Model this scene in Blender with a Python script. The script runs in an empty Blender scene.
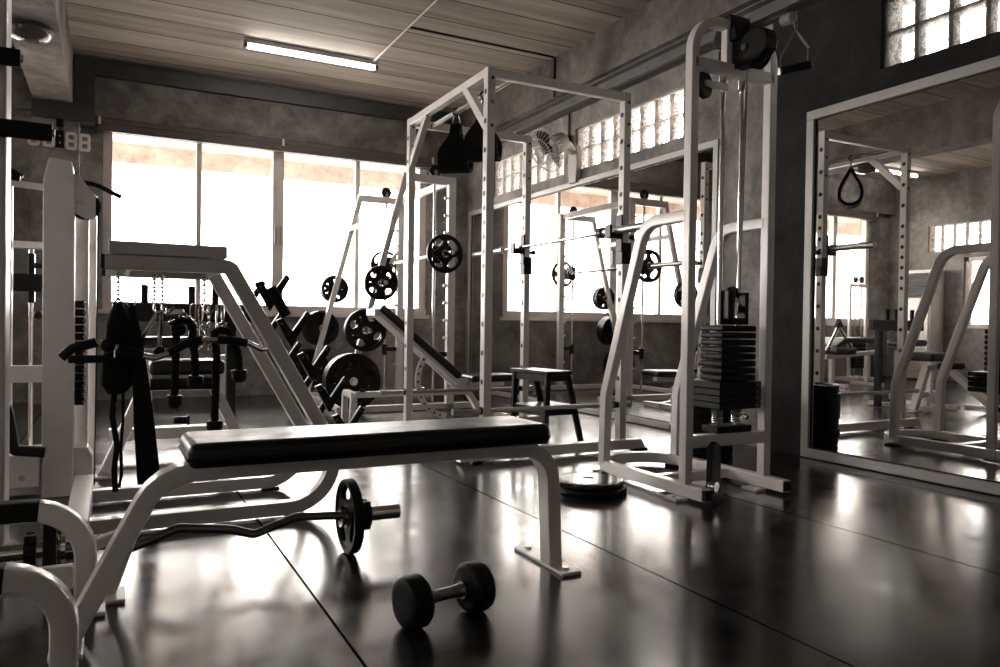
import bpy, bmesh, math, random
from mathutils import Vector, Matrix
random.seed(7)
C = bpy.context.scene.collection
PI = math.pi
R = math.radians
V = Vector

# ------------------------------------------------------------------ materials
def newmat(name):
    m = bpy.data.materials.new(name); m.use_nodes = True
    nt = m.node_tree
    return m, nt, nt.nodes['Principled BSDF']

def simple(name, col, rough=.5, metal=0., var=0., vscale=6., bump=0., bscale=60., spec=.5, rvar=0., coat=0.):
    m, nt, b = newmat(name)
    b.inputs['Base Color'].default_value = (*col, 1)
    b.inputs['Roughness'].default_value = rough
    b.inputs['Metallic'].default_value = metal
    b.inputs['Specular IOR Level'].default_value = spec
    b.inputs['Coat Weight'].default_value = coat
    b.inputs['Coat Roughness'].default_value = .15
    L = nt.links.new
    tc = nt.nodes.new('ShaderNodeTexCoord')
    if var > 0 or rvar > 0:
        n = nt.nodes.new('ShaderNodeTexNoise'); n.inputs['Scale'].default_value = vscale; n.inputs['Detail'].default_value = 5
        L(tc.outputs['Object'], n.inputs['Vector'])
        if var > 0:
            r = nt.nodes.new('ShaderNodeValToRGB')
            r.color_ramp.elements[0].position = .3; r.color_ramp.elements[1].position = .7
            r.color_ramp.elements[0].color = (*[max(0, c * (1 - var)) for c in col], 1)
            r.color_ramp.elements[1].color = (*[min(1, c * (1 + var)) for c in col], 1)
            L(n.outputs['Fac'], r.inputs['Fac']); L(r.outputs['Color'], b.inputs['Base Color'])
        if rvar > 0:
            mr = nt.nodes.new('ShaderNodeMapRange'); mr.inputs['From Min'].default_value = .3; mr.inputs['From Max'].default_value = .7
            mr.inputs['To Min'].default_value = max(.02, rough - rvar); mr.inputs['To Max'].default_value = rough + rvar
            L(n.outputs['Fac'], mr.inputs['Value']); L(mr.outputs['Result'], b.inputs['Roughness'])
    if bump > 0:
        n2 = nt.nodes.new('ShaderNodeTexNoise'); n2.inputs['Scale'].default_value = bscale; n2.inputs['Detail'].default_value = 4
        L(tc.outputs['Object'], n2.inputs['Vector'])
        bp = nt.nodes.new('ShaderNodeBump'); bp.inputs['Strength'].default_value = bump; bp.inputs['Distance'].default_value = .01
        L(n2.outputs['Fac'], bp.inputs['Height']); L(bp.outputs['Normal'], b.inputs['Normal'])
    return m

def concrete(name, col, var=.35, scale=1.3, rough=.85):
    """trowelled concrete: broad cloudy stains, fine grain"""
    m, nt, b = newmat(name); L = nt.links.new
    g = nt.nodes.new('ShaderNodeNewGeometry')
    n = nt.nodes.new('ShaderNodeTexNoise'); n.inputs['Scale'].default_value = scale; n.inputs['Detail'].default_value = 9; n.inputs['Roughness'].default_value = .62; n.inputs['Distortion'].default_value = .7
    L(g.outputs['Position'], n.inputs['Vector'])
    r = nt.nodes.new('ShaderNodeValToRGB')
    r.color_ramp.elements[0].position = .36; r.color_ramp.elements[1].position = .66
    r.color_ramp.elements[0].color = (*[c * (1 - var) for c in col], 1)
    r.color_ramp.elements[1].color = (*[min(1, c * (1 + var)) for c in col], 1)
    L(n.outputs['Fac'], r.inputs['Fac'])
    n2 = nt.nodes.new('ShaderNodeTexNoise'); n2.inputs['Scale'].default_value = 9; n2.inputs['Detail'].default_value = 9; n2.inputs['Roughness'].default_value = .7
    L(g.outputs['Position'], n2.inputs['Vector'])
    mx = nt.nodes.new('ShaderNodeMixRGB'); mx.blend_type = 'OVERLAY'; mx.inputs['Fac'].default_value = .8
    L(r.outputs['Color'], mx.inputs['Color1']); L(n2.outputs['Fac'], mx.inputs['Color2'])
    L(mx.outputs['Color'], b.inputs['Base Color'])
    b.inputs['Roughness'].default_value = rough; b.inputs['Specular IOR Level'].default_value = .15
    bp = nt.nodes.new('ShaderNodeBump'); bp.inputs['Strength'].default_value = .5; bp.inputs['Distance'].default_value = .012
    L(n2.outputs['Fac'], bp.inputs['Height']); L(bp.outputs['Normal'], b.inputs['Normal'])
    return m

def plank_ceiling():
    m, nt, b = newmat('board_marked_concrete_ceiling'); L = nt.links.new
    g = nt.nodes.new('ShaderNodeNewGeometry')
    s = nt.nodes.new('ShaderNodeSeparateXYZ'); L(g.outputs['Position'], s.inputs['Vector'])
    def math_(op, a, bb=None):
        n = nt.nodes.new('ShaderNodeMath'); n.operation = op
        for i, x in enumerate((a, bb)):
            if x is None: continue
            if isinstance(x, (int, float)): n.inputs[i].default_value = x
            else: L(x, n.inputs[i])
        return n.outputs[0]
    y = math_('DIVIDE', s.outputs['Y'], .39)
    fr = math_('FRACT', y)
    edge = math_('ABSOLUTE', math_('SUBTRACT', fr, .5))
    line = math_('GREATER_THAN', edge, .476)
    mp = nt.nodes.new('ShaderNodeMapping'); mp.inputs['Scale'].default_value = (.5, 6., 1.)
    L(g.outputs['Position'], mp.inputs['Vector'])
    n = nt.nodes.new('ShaderNodeTexNoise'); n.inputs['Scale'].default_value = 1.6; n.inputs['Detail'].default_value = 9; n.inputs['Roughness'].default_value = .65
    L(mp.outputs['Vector'], n.inputs['Vector'])
    wn = nt.nodes.new('ShaderNodeTexWhiteNoise'); wn.noise_dimensions = '1D'; L(math_('FLOOR', y), wn.inputs['W'])
    fac = math_('ADD', math_('MULTIPLY', n.outputs['Fac'], .85), math_('MULTIPLY', wn.outputs['Value'], .18))
    r = nt.nodes.new('ShaderNodeValToRGB')
    r.color_ramp.elements[0].position = .3; r.color_ramp.elements[1].position = .72
    r.color_ramp.elements[0].color = (.145, .126, .108, 1); r.color_ramp.elements[1].color = (.38, .335, .29, 1)
    L(fac, r.inputs['Fac'])
    mx = nt.nodes.new('ShaderNodeMixRGB'); mx.inputs['Color2'].default_value = (.05, .042, .035, 1)
    L(line, mx.inputs['Fac']); L(r.outputs['Color'], mx.inputs['Color1']); L(mx.outputs['Color'], b.inputs['Base Color'])
    b.inputs['Roughness'].default_value = .8
    return m

def rubber_floor():
    m, nt, b = newmat('black_rubber_floor'); L = nt.links.new
    g = nt.nodes.new('ShaderNodeNewGeometry')
    s = nt.nodes.new('ShaderNodeSeparateXYZ'); L(g.outputs['Position'], s.inputs['Vector'])
    def math_(op, a, bb=None):
        n = nt.nodes.new('ShaderNodeMath'); n.operation = op
        for i, x in enumerate((a, bb)):
            if x is None: continue
            if isinstance(x, (int, float)): n.inputs[i].default_value = x
            else: L(x, n.inputs[i])
        return n.outputs[0]
    fr = math_('FRACT', math_('DIVIDE', math_('SUBTRACT', s.outputs['X'], .545), 1.06))
    e = math_('ABSOLUTE', math_('SUBTRACT', fr, .5))
    line = math_('GREATER_THAN', e, .4962)
    n = nt.nodes.new('ShaderNodeTexNoise'); n.inputs['Scale'].default_value = 1.7; n.inputs['Detail'].default_value = 3.5; n.inputs['Roughness'].default_value = .5; n.inputs['Distortion'].default_value = .3
    L(g.outputs['Position'], n.inputs['Vector'])
    r = nt.nodes.new('ShaderNodeValToRGB')
    r.color_ramp.elements[0].position = .35; r.color_ramp.elements[1].position = .8
    r.color_ramp.elements[0].color = (.006, .006, .006, 1); r.color_ramp.elements[1].color = (.020, .019, .018, 1)
    L(n.outputs['Fac'], r.inputs['Fac'])
    mx = nt.nodes.new('ShaderNodeMixRGB'); mx.inputs['Color2'].default_value = (.003, .003, .003, 1)
    L(line, mx.inputs['Fac']); L(r.outputs['Color'], mx.inputs['Color1']); L(mx.outputs['Color'], b.inputs['Base Color'])
    # scuffs: fine stretched scratches change the gloss
    v = nt.nodes.new('ShaderNodeTexNoise'); v.inputs['Scale'].default_value = 9; v.inputs['Detail'].default_value = 6
    L(g.outputs['Position'], v.inputs['Vector'])
    mr = nt.nodes.new('ShaderNodeMapRange'); mr.inputs['From Min'].default_value = .34; mr.inputs['From Max'].default_value = .66
    mr.inputs['To Min'].default_value = .13; mr.inputs['To Max'].default_value = .265
    av = math_('ADD', math_('MULTIPLY', n.outputs['Fac'], .5), math_('MULTIPLY', v.outputs['Fac'], .5))
    L(av, mr.inputs['Value']); L(math_('ADD', mr.outputs['Result'], math_('MULTIPLY', line, .3)), b.inputs['Roughness'])
    L(math_('MULTIPLY', math_('SUBTRACT', 1., line), .95), b.inputs['Specular IOR Level'])
    return m

def pane_glass():
    m = bpy.data.materials.new('clear_pane'); m.use_nodes = True; nt = m.node_tree; nt.nodes.clear(); L = nt.links.new
    o = nt.nodes.new('ShaderNodeOutputMaterial'); mix = nt.nodes.new('ShaderNodeMixShader')
    t = nt.nodes.new('ShaderNodeBsdfTransparent'); t.inputs['Color'].default_value = (.95, .95, .95, 1)
    gl = nt.nodes.new('ShaderNodeBsdfGlossy'); gl.inputs['Roughness'].default_value = .02
    mix.inputs['Fac'].default_value = .05
    L(t.outputs[0], mix.inputs[1]); L(gl.outputs[0], mix.inputs[2]); L(mix.outputs[0], o.inputs['Surface'])
    return m

def block_glass():
    m = bpy.data.materials.new('rippled_glass_block'); m.use_nodes = True; nt = m.node_tree; nt.nodes.clear(); L = nt.links.new
    o = nt.nodes.new('ShaderNodeOutputMaterial'); mix = nt.nodes.new('ShaderNodeMixShader')
    t = nt.nodes.new('ShaderNodeBsdfTransparent')
    tl = nt.nodes.new('ShaderNodeBsdfTranslucent'); tl.inputs['Color'].default_value = (.93, .91, .89, 1)
    g = nt.nodes.new('ShaderNodeNewGeometry')
    n = nt.nodes.new('ShaderNodeTexNoise'); n.inputs['Scale'].default_value = 42; n.inputs['Detail'].default_value = 2; n.inputs['Distortion'].default_value = .6
    L(g.outputs['Position'], n.inputs['Vector'])
    r = nt.nodes.new('ShaderNodeValToRGB')
    r.color_ramp.elements[0].position = .36; r.color_ramp.elements[1].position = .52
    r.color_ramp.elements[0].color = (.17, .16, .15, 1); r.color_ramp.elements[1].color = (.9, .87, .84, 1)
    L(n.outputs['Fac'], r.inputs['Fac']); L(r.outputs['Color'], t.inputs['Color'])
    mix.inputs['Fac'].default_value = .14
    L(t.outputs[0], mix.inputs[1]); L(tl.outputs[0], mix.inputs[2]); L(mix.outputs[0], o.inputs['Surface'])
    return m

def emis(name, col, st):
    m = bpy.data.materials.new(name); m.use_nodes = True; nt = m.node_tree; nt.nodes.clear()
    o = nt.nodes.new('ShaderNodeOutputMaterial'); e = nt.nodes.new('ShaderNodeEmission')
    e.inputs['Color'].default_value = (*col, 1); e.inputs['Strength'].default_value = st
    nt.links.new(e.outputs[0], o.inputs['Surface']); return m

WHITE = simple('white_powder_coat', (.73, .695, .675), .32, var=.05, vscale=9, coat=.25)
GREYP = simple('grey_white_paint', (.62, .59, .575), .36, var=.06, vscale=9, coat=.2)
ALU = simple('pale_aluminium_frame', (.38, .365, .35), .42, metal=.15, var=.05)
WINF = simple('window_frame_paint', (.62, .56, .52), .45, var=.05)
BLACK = simple('black_steel', (.007, .007, .0075), .38, var=.2, spec=.25)
RUB = simple('black_rubber', (.006, .006, .0065), .5, var=.3, vscale=20, bump=.12, spec=.18)
FOAM = simple('black_foam', (.005, .005, .005), .72, spec=.3, bump=.2, bscale=200)
VINYL = simple('black_vinyl', (.005, .005, .005), .36, var=.2, vscale=10, bump=.22, bscale=26, rvar=.08)
CLOTH = simple('black_webbing', (.005, .005, .005), .85, spec=.2, bump=.3, bscale=300)
CHROME = simple('chrome', (.62, .60, .58), .16, metal=1.)
STEEL = simple('brushed_steel', (.46, .445, .43), .32, metal=1., var=.1, vscale=30)
GUN = simple('gunmetal', (.16, .155, .15), .35, metal=1., var=.15)
CAST = simple('cast_iron_plate', (.0055, .0055, .0055), .42, var=.3, vscale=18, bump=.15, spec=.22)
WOODB = simple('black_stained_wood', (.004, .0038, .0038), .4, spec=.25, var=.3, vscale=8)
DSTEEL = simple('dark_steel_channel', (.045, .043, .042), .5, var=.2)
BLIND = simple('dark_blind_box', (.10, .085, .075), .55, var=.15)
FANP = simple('grey_fan_plastic', (.36, .335, .31), .45)
ACP = simple('aircon_white', (.62, .59, .56), .5)
MIRROR = simple('mirror_silver', (.70, .69, .675), .012, metal=1.)
CON = concrete('wall_concrete', (.235, .221, .207), var=.45)
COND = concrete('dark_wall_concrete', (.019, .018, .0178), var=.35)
CONB = concrete('beam_concrete', (.15, .138, .127), var=.45, scale=1.8)
CONO = concrete('outside_soffit', (.68, .585, .52), var=.22, scale=3)
CEIL = plank_ceiling()
FLOOR = rubber_floor()
GLASS = pane_glass()
BLOCK = block_glass()
TUBE = emis('lit_fluorescent_tube', (1, .95, .89), 12)
LETTER = simple('worn_white_lettering', (.20, .19, .18), .6)
LEAF = simple('leaf_green', (.10, .13, .06), .6, var=.4)
BARK = simple('bark', (.10, .08, .06), .9)
GREYD = simple('clock_digit_grey', (.36, .34, .31), .5)
CLOCKP = simple('clock_digit_pale', (.74, .71, .67), .5)
GROUND = simple('outside_paving', (.45, .41, .38), .9, var=.15)

# ------------------------------------------------------------------ mesh builder
def fillet(pts, r, seg=7):
    pts = [V(p) for p in pts]
    if len(pts) < 3 or (not isinstance(r, (list, tuple)) and r <= 0): return pts
    out = [pts[0]]
    for i in range(1, len(pts) - 1):
        a, b, c = pts[i - 1], pts[i], pts[i + 1]
        d1 = (a - b); d2 = (c - b); l1 = d1.length; l2 = d2.length
        d1 /= l1; d2 /= l2
        ang = d1.angle(d2)
        if ang > PI - .02: out.append(b); continue
        rr = r[i - 1] if isinstance(r, (list, tuple)) else r
        if rr <= 0: out.append(b); continue
        t = rr / math.tan(ang / 2); tm = min(l1, l2) * .49 if len(pts) > 3 else min(l1, l2) * .95
        if t > tm: t = tm; rr = t * math.tan(ang / 2)
        bis = (d1 + d2).normalized(); cen = b + bis * (rr / math.sin(ang / 2))
        s = b + d1 * t - cen; e = b + d2 * t - cen
        tot = s.angle(e); ax = s.cross(e).normalized()
        n = max(2, int(seg * max(.5, tot / (PI / 2))))
        for k in range(n + 1):
            out.append(cen + Matrix.Rotation(tot * k / n, 3, ax) @ s)
    out.append(pts[-1]); return out

class MB:
    def __init__(s): s.v = []; s.f = []; s.m = []; s.cur = 0
    def mat(s, i): s.cur = i; return s
    def add(s, vs, fs):
        o = len(s.v); s.v += [V(p) for p in vs]
        for f in fs: s.f.append([o + i for i in f]); s.m.append(s.cur)
        return s
    def bx(s, x0, x1, y0, y1, z0, z1):
        return s.add([(x0, y0, z0), (x1, y0, z0), (x1, y1, z0), (x0, y1, z0), (x0, y0, z1), (x1, y0, z1), (x1, y1, z1), (x0, y1, z1)],
                     [(0, 3, 2, 1), (4, 5, 6, 7), (0, 1, 5, 4), (1, 2, 6, 5), (2, 3, 7, 6), (3, 0, 4, 7)])
    def sweep(s, pts, prof, normal=None, cap=True, closed=False):
        pts = [V(p) for p in pts]; n = len(pts); k = len(prof)
        if normal is None:
            nrm = None
            for i in range(1, n - 1):
                c = (pts[i] - pts[i - 1]).cross(pts[i + 1] - pts[i])
                if c.length > 1e-8: nrm = c.normalized(); break
            if nrm is None:
                t = (pts[1] - pts[0]).normalized(); nrm = t.orthogonal().normalized()
                if abs(t.z) < .9: nrm = t.cross(V((0, 0, 1))).normalized()
            planar = False
        else: nrm = V(normal).normalized(); planar = True
        rings = []; prev = None; a = nrm
        for i in range(n):
            if closed: t1 = (pts[i] - pts[i - 1]).normalized(); t2 = (pts[(i + 1) % n] - pts[i]).normalized()
            else:
                t1 = (pts[i] - pts[max(i - 1, 0)]) if i > 0 else (pts[1] - pts[0]); t2 = (pts[min(i + 1, n - 1)] - pts[i]) if i < n - 1 else t1
                t1 = t1.normalized(); t2 = t2.normalized()
            t = (t1 + t2)
            t = t.normalized() if t.length > 1e-6 else t1
            sc = 1 / max(.35, math.sqrt(max(0, (1 + t1.dot(t2)) / 2)))
            if planar:
                a = (nrm - t * nrm.dot(t)).normalized(); b = t.cross(a)
                rings.append([pts[i] + a * p[0] + b * (p[1] * sc) for p in prof])
            else:
                a = (a - t * a.dot(t)); a = a.normalized() if a.length > 1e-6 else t.orthogonal().normalized(); b = t.cross(a)
                rings.append([pts[i] + a * p[0] + b * p[1] for p in prof])
        vs = [p for r_ in rings for p in r_]; fs = []
        lim = n if closed else n - 1
        for i in range(lim):
            i2 = (i + 1) % n
            for j in range(k):
                j2 = (j + 1) % k
                fs.append((i * k + j, i * k + j2, i2 * k + j2, i2 * k + j))
        if cap and not closed:
            fs.append(tuple(reversed(range(k)))); fs.append(tuple((n - 1) * k + j for j in range(k)))
        return s.add(vs, fs)
    def tube(s, pts, r, fil=0, seg=12, closed=False):
        p = fillet(pts, fil) if not closed else [V(q) for q in pts]
        return s.sweep(p, [(r * math.cos(2 * PI * i / seg), r * math.sin(2 * PI * i / seg)) for i in range(seg)], closed=closed)
    def bar(s, pts, w, h, normal, fil=0, c=.006, seg=7):
        """rectangular tube; w across the plane (along normal), h in the plane"""
        a, b = w / 2, h / 2; c = min(c, a * .6, b * .6)
        prof = []
        for (sx, sy, q) in ((1, 1, 0), (-1, 1, 1), (-1, -1, 2), (1, -1, 3)):
            for e in (0, 1, 2):
                th = (q * 90 + e * 45) * PI / 180
                prof.append((sx * (a - c) + c * math.cos(th), sy * (b - c) + c * math.sin(th)))
        return s.sweep(fillet(pts, fil, seg), prof, normal)
    def cyl(s, p0, p1, r, r2=None, seg=20):
        p0 = V(p0); p1 = V(p1); r2 = r if r2 is None else r2
        return s.lathe([(0, 0), (r, 0), (r2, (p1 - p0).length), (0, (p1 - p0).length)], p0, p1 - p0, seg)
    def lathe(s, prof, o, axis=(0, 0, 1), seg=28):
        z = V(axis).normalized(); x = z.orthogonal().normalized(); y = z.cross(x); o = V(o)
        vs = []; idx = []
        for (r, h) in prof:
            if r < 1e-7: idx.append([len(vs)] * seg); vs.append(o + z * h)
            else:
                idx.append([len(vs) + i for i in range(seg)])
                for i in range(seg):
                    a = 2 * PI * i / seg; vs.append(o + z * h + x * (r * math.cos(a)) + y * (r * math.sin(a)))
        fs = []
        for k in range(len(prof) - 1):
            A, B = idx[k], idx[k + 1]
            for i in range(seg):
                j = (i + 1) % seg; q = [A[i], A[j], B[j], B[i]]; q2 = []
                for t in q:
                    if t not in q2: q2.append(t)
                if len(q2) > 2: fs.append(tuple(q2))
        return s.add(vs, fs)
    def prism(s, poly, o, ax, ay, d):
        """polygon in the plane o + ax*u + ay*v, thickened by d along ax x ay, centred"""
        o = V(o); ax = V(ax).normalized(); ay = V(ay).normalized(); n = ax.cross(ay).normalized()
        k = len(poly); A = [o + ax * p[0] + ay * p[1] - n * d / 2 for p in poly]; B = [p + n * d for p in A]
        fs = [tuple(reversed(range(k))), tuple(range(k, 2 * k))] + [(i, (i + 1) % k, k + (i + 1) % k, k + i) for i in range(k)]
        return s.add(A + B, fs)
    def sph(s, c, r, sx=1, sy=1, sz=1, n=10):
        vs = []; fs = []; m_ = 2 * n
        for i in range(n + 1):
            th = PI * i / n
            for j in range(m_):
                ph = 2 * PI * j / m_
                vs.append((c[0] + sx * r * math.sin(th) * math.cos(ph), c[1] + sy * r * math.sin(th) * math.sin(ph), c[2] + sz * r * math.cos(th)))
        for i in range(n):
            for j in range(m_): fs.append((i * m_ + j, (i + 1) * m_ + j, (i + 1) * m_ + (j + 1) % m_, i * m_ + (j + 1) % m_))
        return s.add(vs, fs)
    def disc_plate(s, c, axis, Rr, t, hole=.025, nh=4, phase=.0):
        """weight plate with raised rim and nh see-through hand holes"""
        z = V(axis).normalized(); x = z.orthogonal().normalized()
        if abs(z.z) < .5: x = z.cross(V((0, 0, 1))).normalized()
        y = z.cross(x); c = V(c); N = 72
        rc, hh, half = .64 * Rr, .17 * Rr, .53 * (4 / max(nh, 1))
        rad = []; 
        for i in range(N):
            ph = 2 * PI * i / N; q = 2 * PI / max(nh, 1); d = (ph - phase) % q; d = min(d, q - d)
            e = math.sqrt(max(0, 1 - (d / half) ** 4)) if nh else 0
            rad.append([hole, .26 * Rr, .30 * Rr, rc - hh * e - .002, rc + hh * e + .002, .84 * Rr, .88 * Rr, .97 * Rr, Rr])
        th = [t * .42, t * .42, t * .30, t * .30, t * .30, t * .30, t / 2, t / 2, t * .36]
        K = len(th); vs = []
        for side in (1, -1):
            for i in range(N):
                a = 2 * PI * i / N; d = x * math.cos(a) + y * math.sin(a)
                for k in range(K): vs.append(c + d * rad[i][k] + z * (side * th[k]))
        def I(sd, i, k): return (sd * N + (i % N)) * K + k
        fs = []
        def solid(i, k):
            i %= N
            if k != 3 or not nh: return True
            return not (rad[i][4] - rad[i][3] > .006 or rad[(i + 1) % N][4] - rad[(i + 1) % N][3] > .006)
        for i in range(N):
            for k in range(K - 1):
                if solid(i, k):
                    fs.append((I(0, i, k), I(0, i, k + 1), I(0, i + 1, k + 1), I(0, i + 1, k)))
                    fs.append((I(1, i, k), I(1, i + 1, k), I(1, i + 1, k + 1), I(1, i, k + 1)))
            fs.append((I(0, i, K - 1), I(1, i, K - 1), I(1, i + 1, K - 1), I(0, i + 1, K - 1)))
            fs.append((I(0, i, 0), I(0, i + 1, 0), I(1, i + 1, 0), I(1, i, 0)))
            if not solid(i, 3):
                fs.append((I(0, i, 3), I(0, i + 1, 3), I(1, i + 1, 3), I(1, i, 3)))
                fs.append((I(0, i, 4), I(1, i, 4), I(1, i + 1, 4), I(0, i + 1, 4)))
                if solid(i - 1, 3): fs.append((I(0, i, 3), I(1, i, 3), I(1, i, 4), I(0, i, 4)))
                if solid(i + 1, 3): fs.append((I(0, i + 1, 3), I(0, i + 1, 4), I(1, i + 1, 4), I(1, i + 1, 3)))
        return s.add(vs, fs)
    def text(s, txt, size, o, ax, ay, ext=.0015):
        cu = bpy.data.curves.new('letters', 'FONT'); cu.body = txt; cu.size = size; cu.extrude = ext; cu.align_x = 'CENTER'; cu.align_y = 'CENTER'
        ob = bpy.data.objects.new('letters', cu); C.objects.link(ob)
        dg = bpy.context.evaluated_depsgraph_get(); me = bpy.data.meshes.new_from_object(ob.evaluated_get(dg))
        o = V(o); ax = V(ax); ay = V(ay); n = ax.cross(ay)
        s.add([o + ax * v.co.x + ay * v.co.y + n * v.co.z for v in me.vertices], [tuple(p.vertices) for p in me.polygons])
        bpy.data.objects.remove(ob); bpy.data.curves.remove(cu); bpy.data.meshes.remove(me)
        return s

# ------------------------------------------------------------------ objects
MAT = {}   # object -> inverse matrix of the thing it belongs to
def mesh_obj(name, mb, mats, inv, bevel, smooth=35):
    me = bpy.data.meshes.new(name)
    me.from_pydata([inv @ v for v in mb.v], [], mb.f)
    if not isinstance(mats, (list, tuple)): mats = [mats]
    for m in mats: me.materials.append(m)
    me.polygons.foreach_set('material_index', mb.m)
    bm = bmesh.new(); bm.from_mesh(me); bmesh.ops.recalc_face_normals(bm, faces=bm.faces); bm.to_mesh(me); bm.free()
    me.polygons.foreach_set('use_smooth', [True] * len(me.polygons))
    me.set_sharp_from_angle(angle=R(smooth)); me.update()
    o = bpy.data.objects.new(name, me); C.objects.link(o)
    if bevel:
        b = o.modifiers.new('edge', 'BEVEL'); b.width = bevel; b.segments = 3 if bevel > .006 else 2; b.limit_method = 'ANGLE'; b.angle_limit = R(40); b.harden_normals = False
    wn = o.modifiers.new('normals', 'WEIGHTED_NORMAL'); wn.keep_sharp = True; wn.weight = 80
    return o

def tag(o, label, cat, group=None):
    o['label'] = label; o['category'] = cat
    if group: o['group'] = group
    return o

def thing(name, label, cat, loc=(0, 0, 0), rz=0., group=None):
    o = bpy.data.objects.new(name, None); C.objects.link(o); o.empty_display_size = .1
    o.location = loc; o.rotation_euler = (0, 0, rz); tag(o, label, cat, group)
    MAT[o] = (Matrix.Translation(loc) @ Matrix.Rotation(rz, 4, 'Z')).inverted()
    return o

def pieces(mb):
    par = list(range(len(mb.v)))
    def find(a):
        while par[a] != a: par[a] = par[par[a]]; a = par[a]
        return a
    for f in mb.f:
        for b in f[1:]: par[find(b)] = find(f[0])
    groups = {}
    for i, f in enumerate(mb.f): groups.setdefault(find(f[0]), []).append(i)
    out = []
    for fl in groups.values():
        q = MB(); mp = {}
        for i in fl:
            for v in mb.f[i]:
                if v not in mp: mp[v] = len(q.v); q.v.append(mb.v[v])
            q.f.append([mp[v] for v in mb.f[i]]); q.m.append(mb.m[i])
        out.append(q)
    return out
def parts(name, mb, mats, parent, bevel=0, label=None, smooth=35):
    """the separate pieces of one builder, each a part of its own"""
    return [part(name, q, mats, parent, bevel, label, False, smooth) for q in pieces(mb)]
def part(name, mb, mats, parent, bevel=0, label=None, local=False, smooth=35):
    inv = MAT[parent]
    o = mesh_obj(name, mb, mats, Matrix.Identity(4) if local else inv, bevel, smooth); o.parent = parent; MAT[o] = inv
    if label: o['label'] = label
    return o

def solo(name, mb, mats, label, cat, bevel=0, group=None, smooth=35):
    xs = [v.x for v in mb.v]; ys = [v.y for v in mb.v]; zs = [v.z for v in mb.v]
    loc = V(((min(xs) + max(xs)) / 2, (min(ys) + max(ys)) / 2, min(zs)))
    o = mesh_obj(name, mb, mats, Matrix.Translation(-loc), bevel, smooth); o.location = loc
    MAT[o] = Matrix.Translation(-loc)
    return tag(o, label, cat, group)

def struct(name, mb, mats, bevel=0, parent=None):
    o = mesh_obj(name, mb, mats, Matrix.Identity(4), bevel); MAT[o] = Matrix.Identity(4)
    if parent: o.parent = parent
    else: o['kind'] = 'structure'
    return o

def dup(root, loc, rz=None, label=None, group=None):
    r_ = root.copy(); C.objects.link(r_); r_.location = loc
    if rz is not None: r_.rotation_euler = (0, 0, rz)
    if label: r_['label'] = label
    if group: r_['group'] = group
    for ch in list(root.children):
        c = ch.copy(); C.objects.link(c); c.parent = r_
        for g in ch.children:
            d = g.copy(); C.objects.link(d); d.parent = c
    return r_

XW, YB, ZC, XL, YN = 3.94, 8.5, 3.36, -4.2, -2.6     # right wall, window wall, ceiling, left wall, wall behind

# ================================================================== the room
struct('floor', MB().bx(XL - .2, XW + .2, YN - .2, YB + .2, -.12, 0), FLOOR)
struct('ceiling', MB().bx(XL - .2, XW + .2, YN - .2, YB + .2, ZC, ZC + .18), CEIL)

def wall_with_holes(axis, c0, c1, u0, u1, z0, z1, holes):
    """slab between c0..c1 on the axis, spanning u0..u1, with rectangular holes (u0,u1,z0,z1)"""
    mb = MB(); us = sorted({u0, u1, *[h[0] for h in holes], *[h[1] for h in holes]}); zs = sorted({z0, z1, *[h[2] for h in holes], *[h[3] for h in holes]})
    for a, b in zip(us, us[1:]):
        run = None
        for p, q in zip(zs, zs[1:]):
            inside = any(h[0] <= (a + b) / 2 <= h[1] and h[2] <= (p + q) / 2 <= h[3] for h in holes)
            if inside:
                if run: _slab(mb, axis, c0, c1, a, b, *run); run = None
            else: run = (run[0], q) if run else (p, q)
        if run: _slab(mb, axis, c0, c1, a, b, *run)
    return mb
def _slab(mb, axis, c0, c1, a, b, p, q):
    if axis == 'Y': mb.bx(a, b, c0, c1, p, q)
    else: mb.bx(c0, c1, a, b, p, q)

W1 = (-.07, 3.40, .90, 2.80); W2 = (-3.70, -.98, .90, 2.80)
struct('wall_back', wall_with_holes('Y', YB, YB + .2, XL - .2, XW + .2, 0, ZC, [W1, W2]), CON)
GB = [(6.26, 7.80, 2.29, 2.69), (4.54, 6.07, 2.29, 2.69)]; GBN = (1.32, 2.86, 2.32, 2.72)
struct('wall_right', wall_with_holes('X', XW, XW + .2, 3.66, YB, 0, ZC, GB), CON)
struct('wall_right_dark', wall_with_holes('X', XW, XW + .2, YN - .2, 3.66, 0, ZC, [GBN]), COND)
LBW = (6.2, 7.8, 2.10, 2.54); LW = (5.55, 7.2, .85, 1.98); LW_FILL = (.3, 2.6, .9, 2.5)  # last opening is an added window, put in for side fill light
struct('wall_left', wall_with_holes('X', XL - .2, XL, YN - .2, YB, 0, ZC, [LBW, LW, LW_FILL]), CON)
struct('wall_front', wall_with_holes('Y', YN - .2, YN, XL - .2, XW + .2, 0, ZC, []), CON)
# concrete beams
struct('trim_1', MB().bx(-.30, XW, 8.40, YB, 2.80, ZC), CONB)                   # band over the windows
struct('trim_2', MB().bx(XL, -.66, 8.40, YB, 2.80, ZC), CONB)
struct('trim_3', MB().bx(-.65, -.33, YN, 8.36, 2.86, ZC), CONB)               # beam on the left
struct('trim_4', MB().bx(3.74, XW, YN, 8.40, 2.98, ZC), CONB)                  # beam on the right
struct('trim_5', MB().bx(-.66, -.27, 8.28, YB, 0, 2.70), CON)                  # column under the left beam
mb = MB().bx(-.66, -.14, 8.24, YB, 2.70, 2.86).bx(-.32, -.14, 8.36, 8.40, 2.86, ZC)
struct('trim_6', mb, DSTEEL, .004)
mb = MB()
mb.bx(-.14, XW, 8.365, 8.40, 3.20, 3.35); mb.bx(-.14, XW, 8.345, 8.40, 3.19, 3.205); mb.bx(-.14, XW, 8.345, 8.40, 3.335, 3.35)
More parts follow.
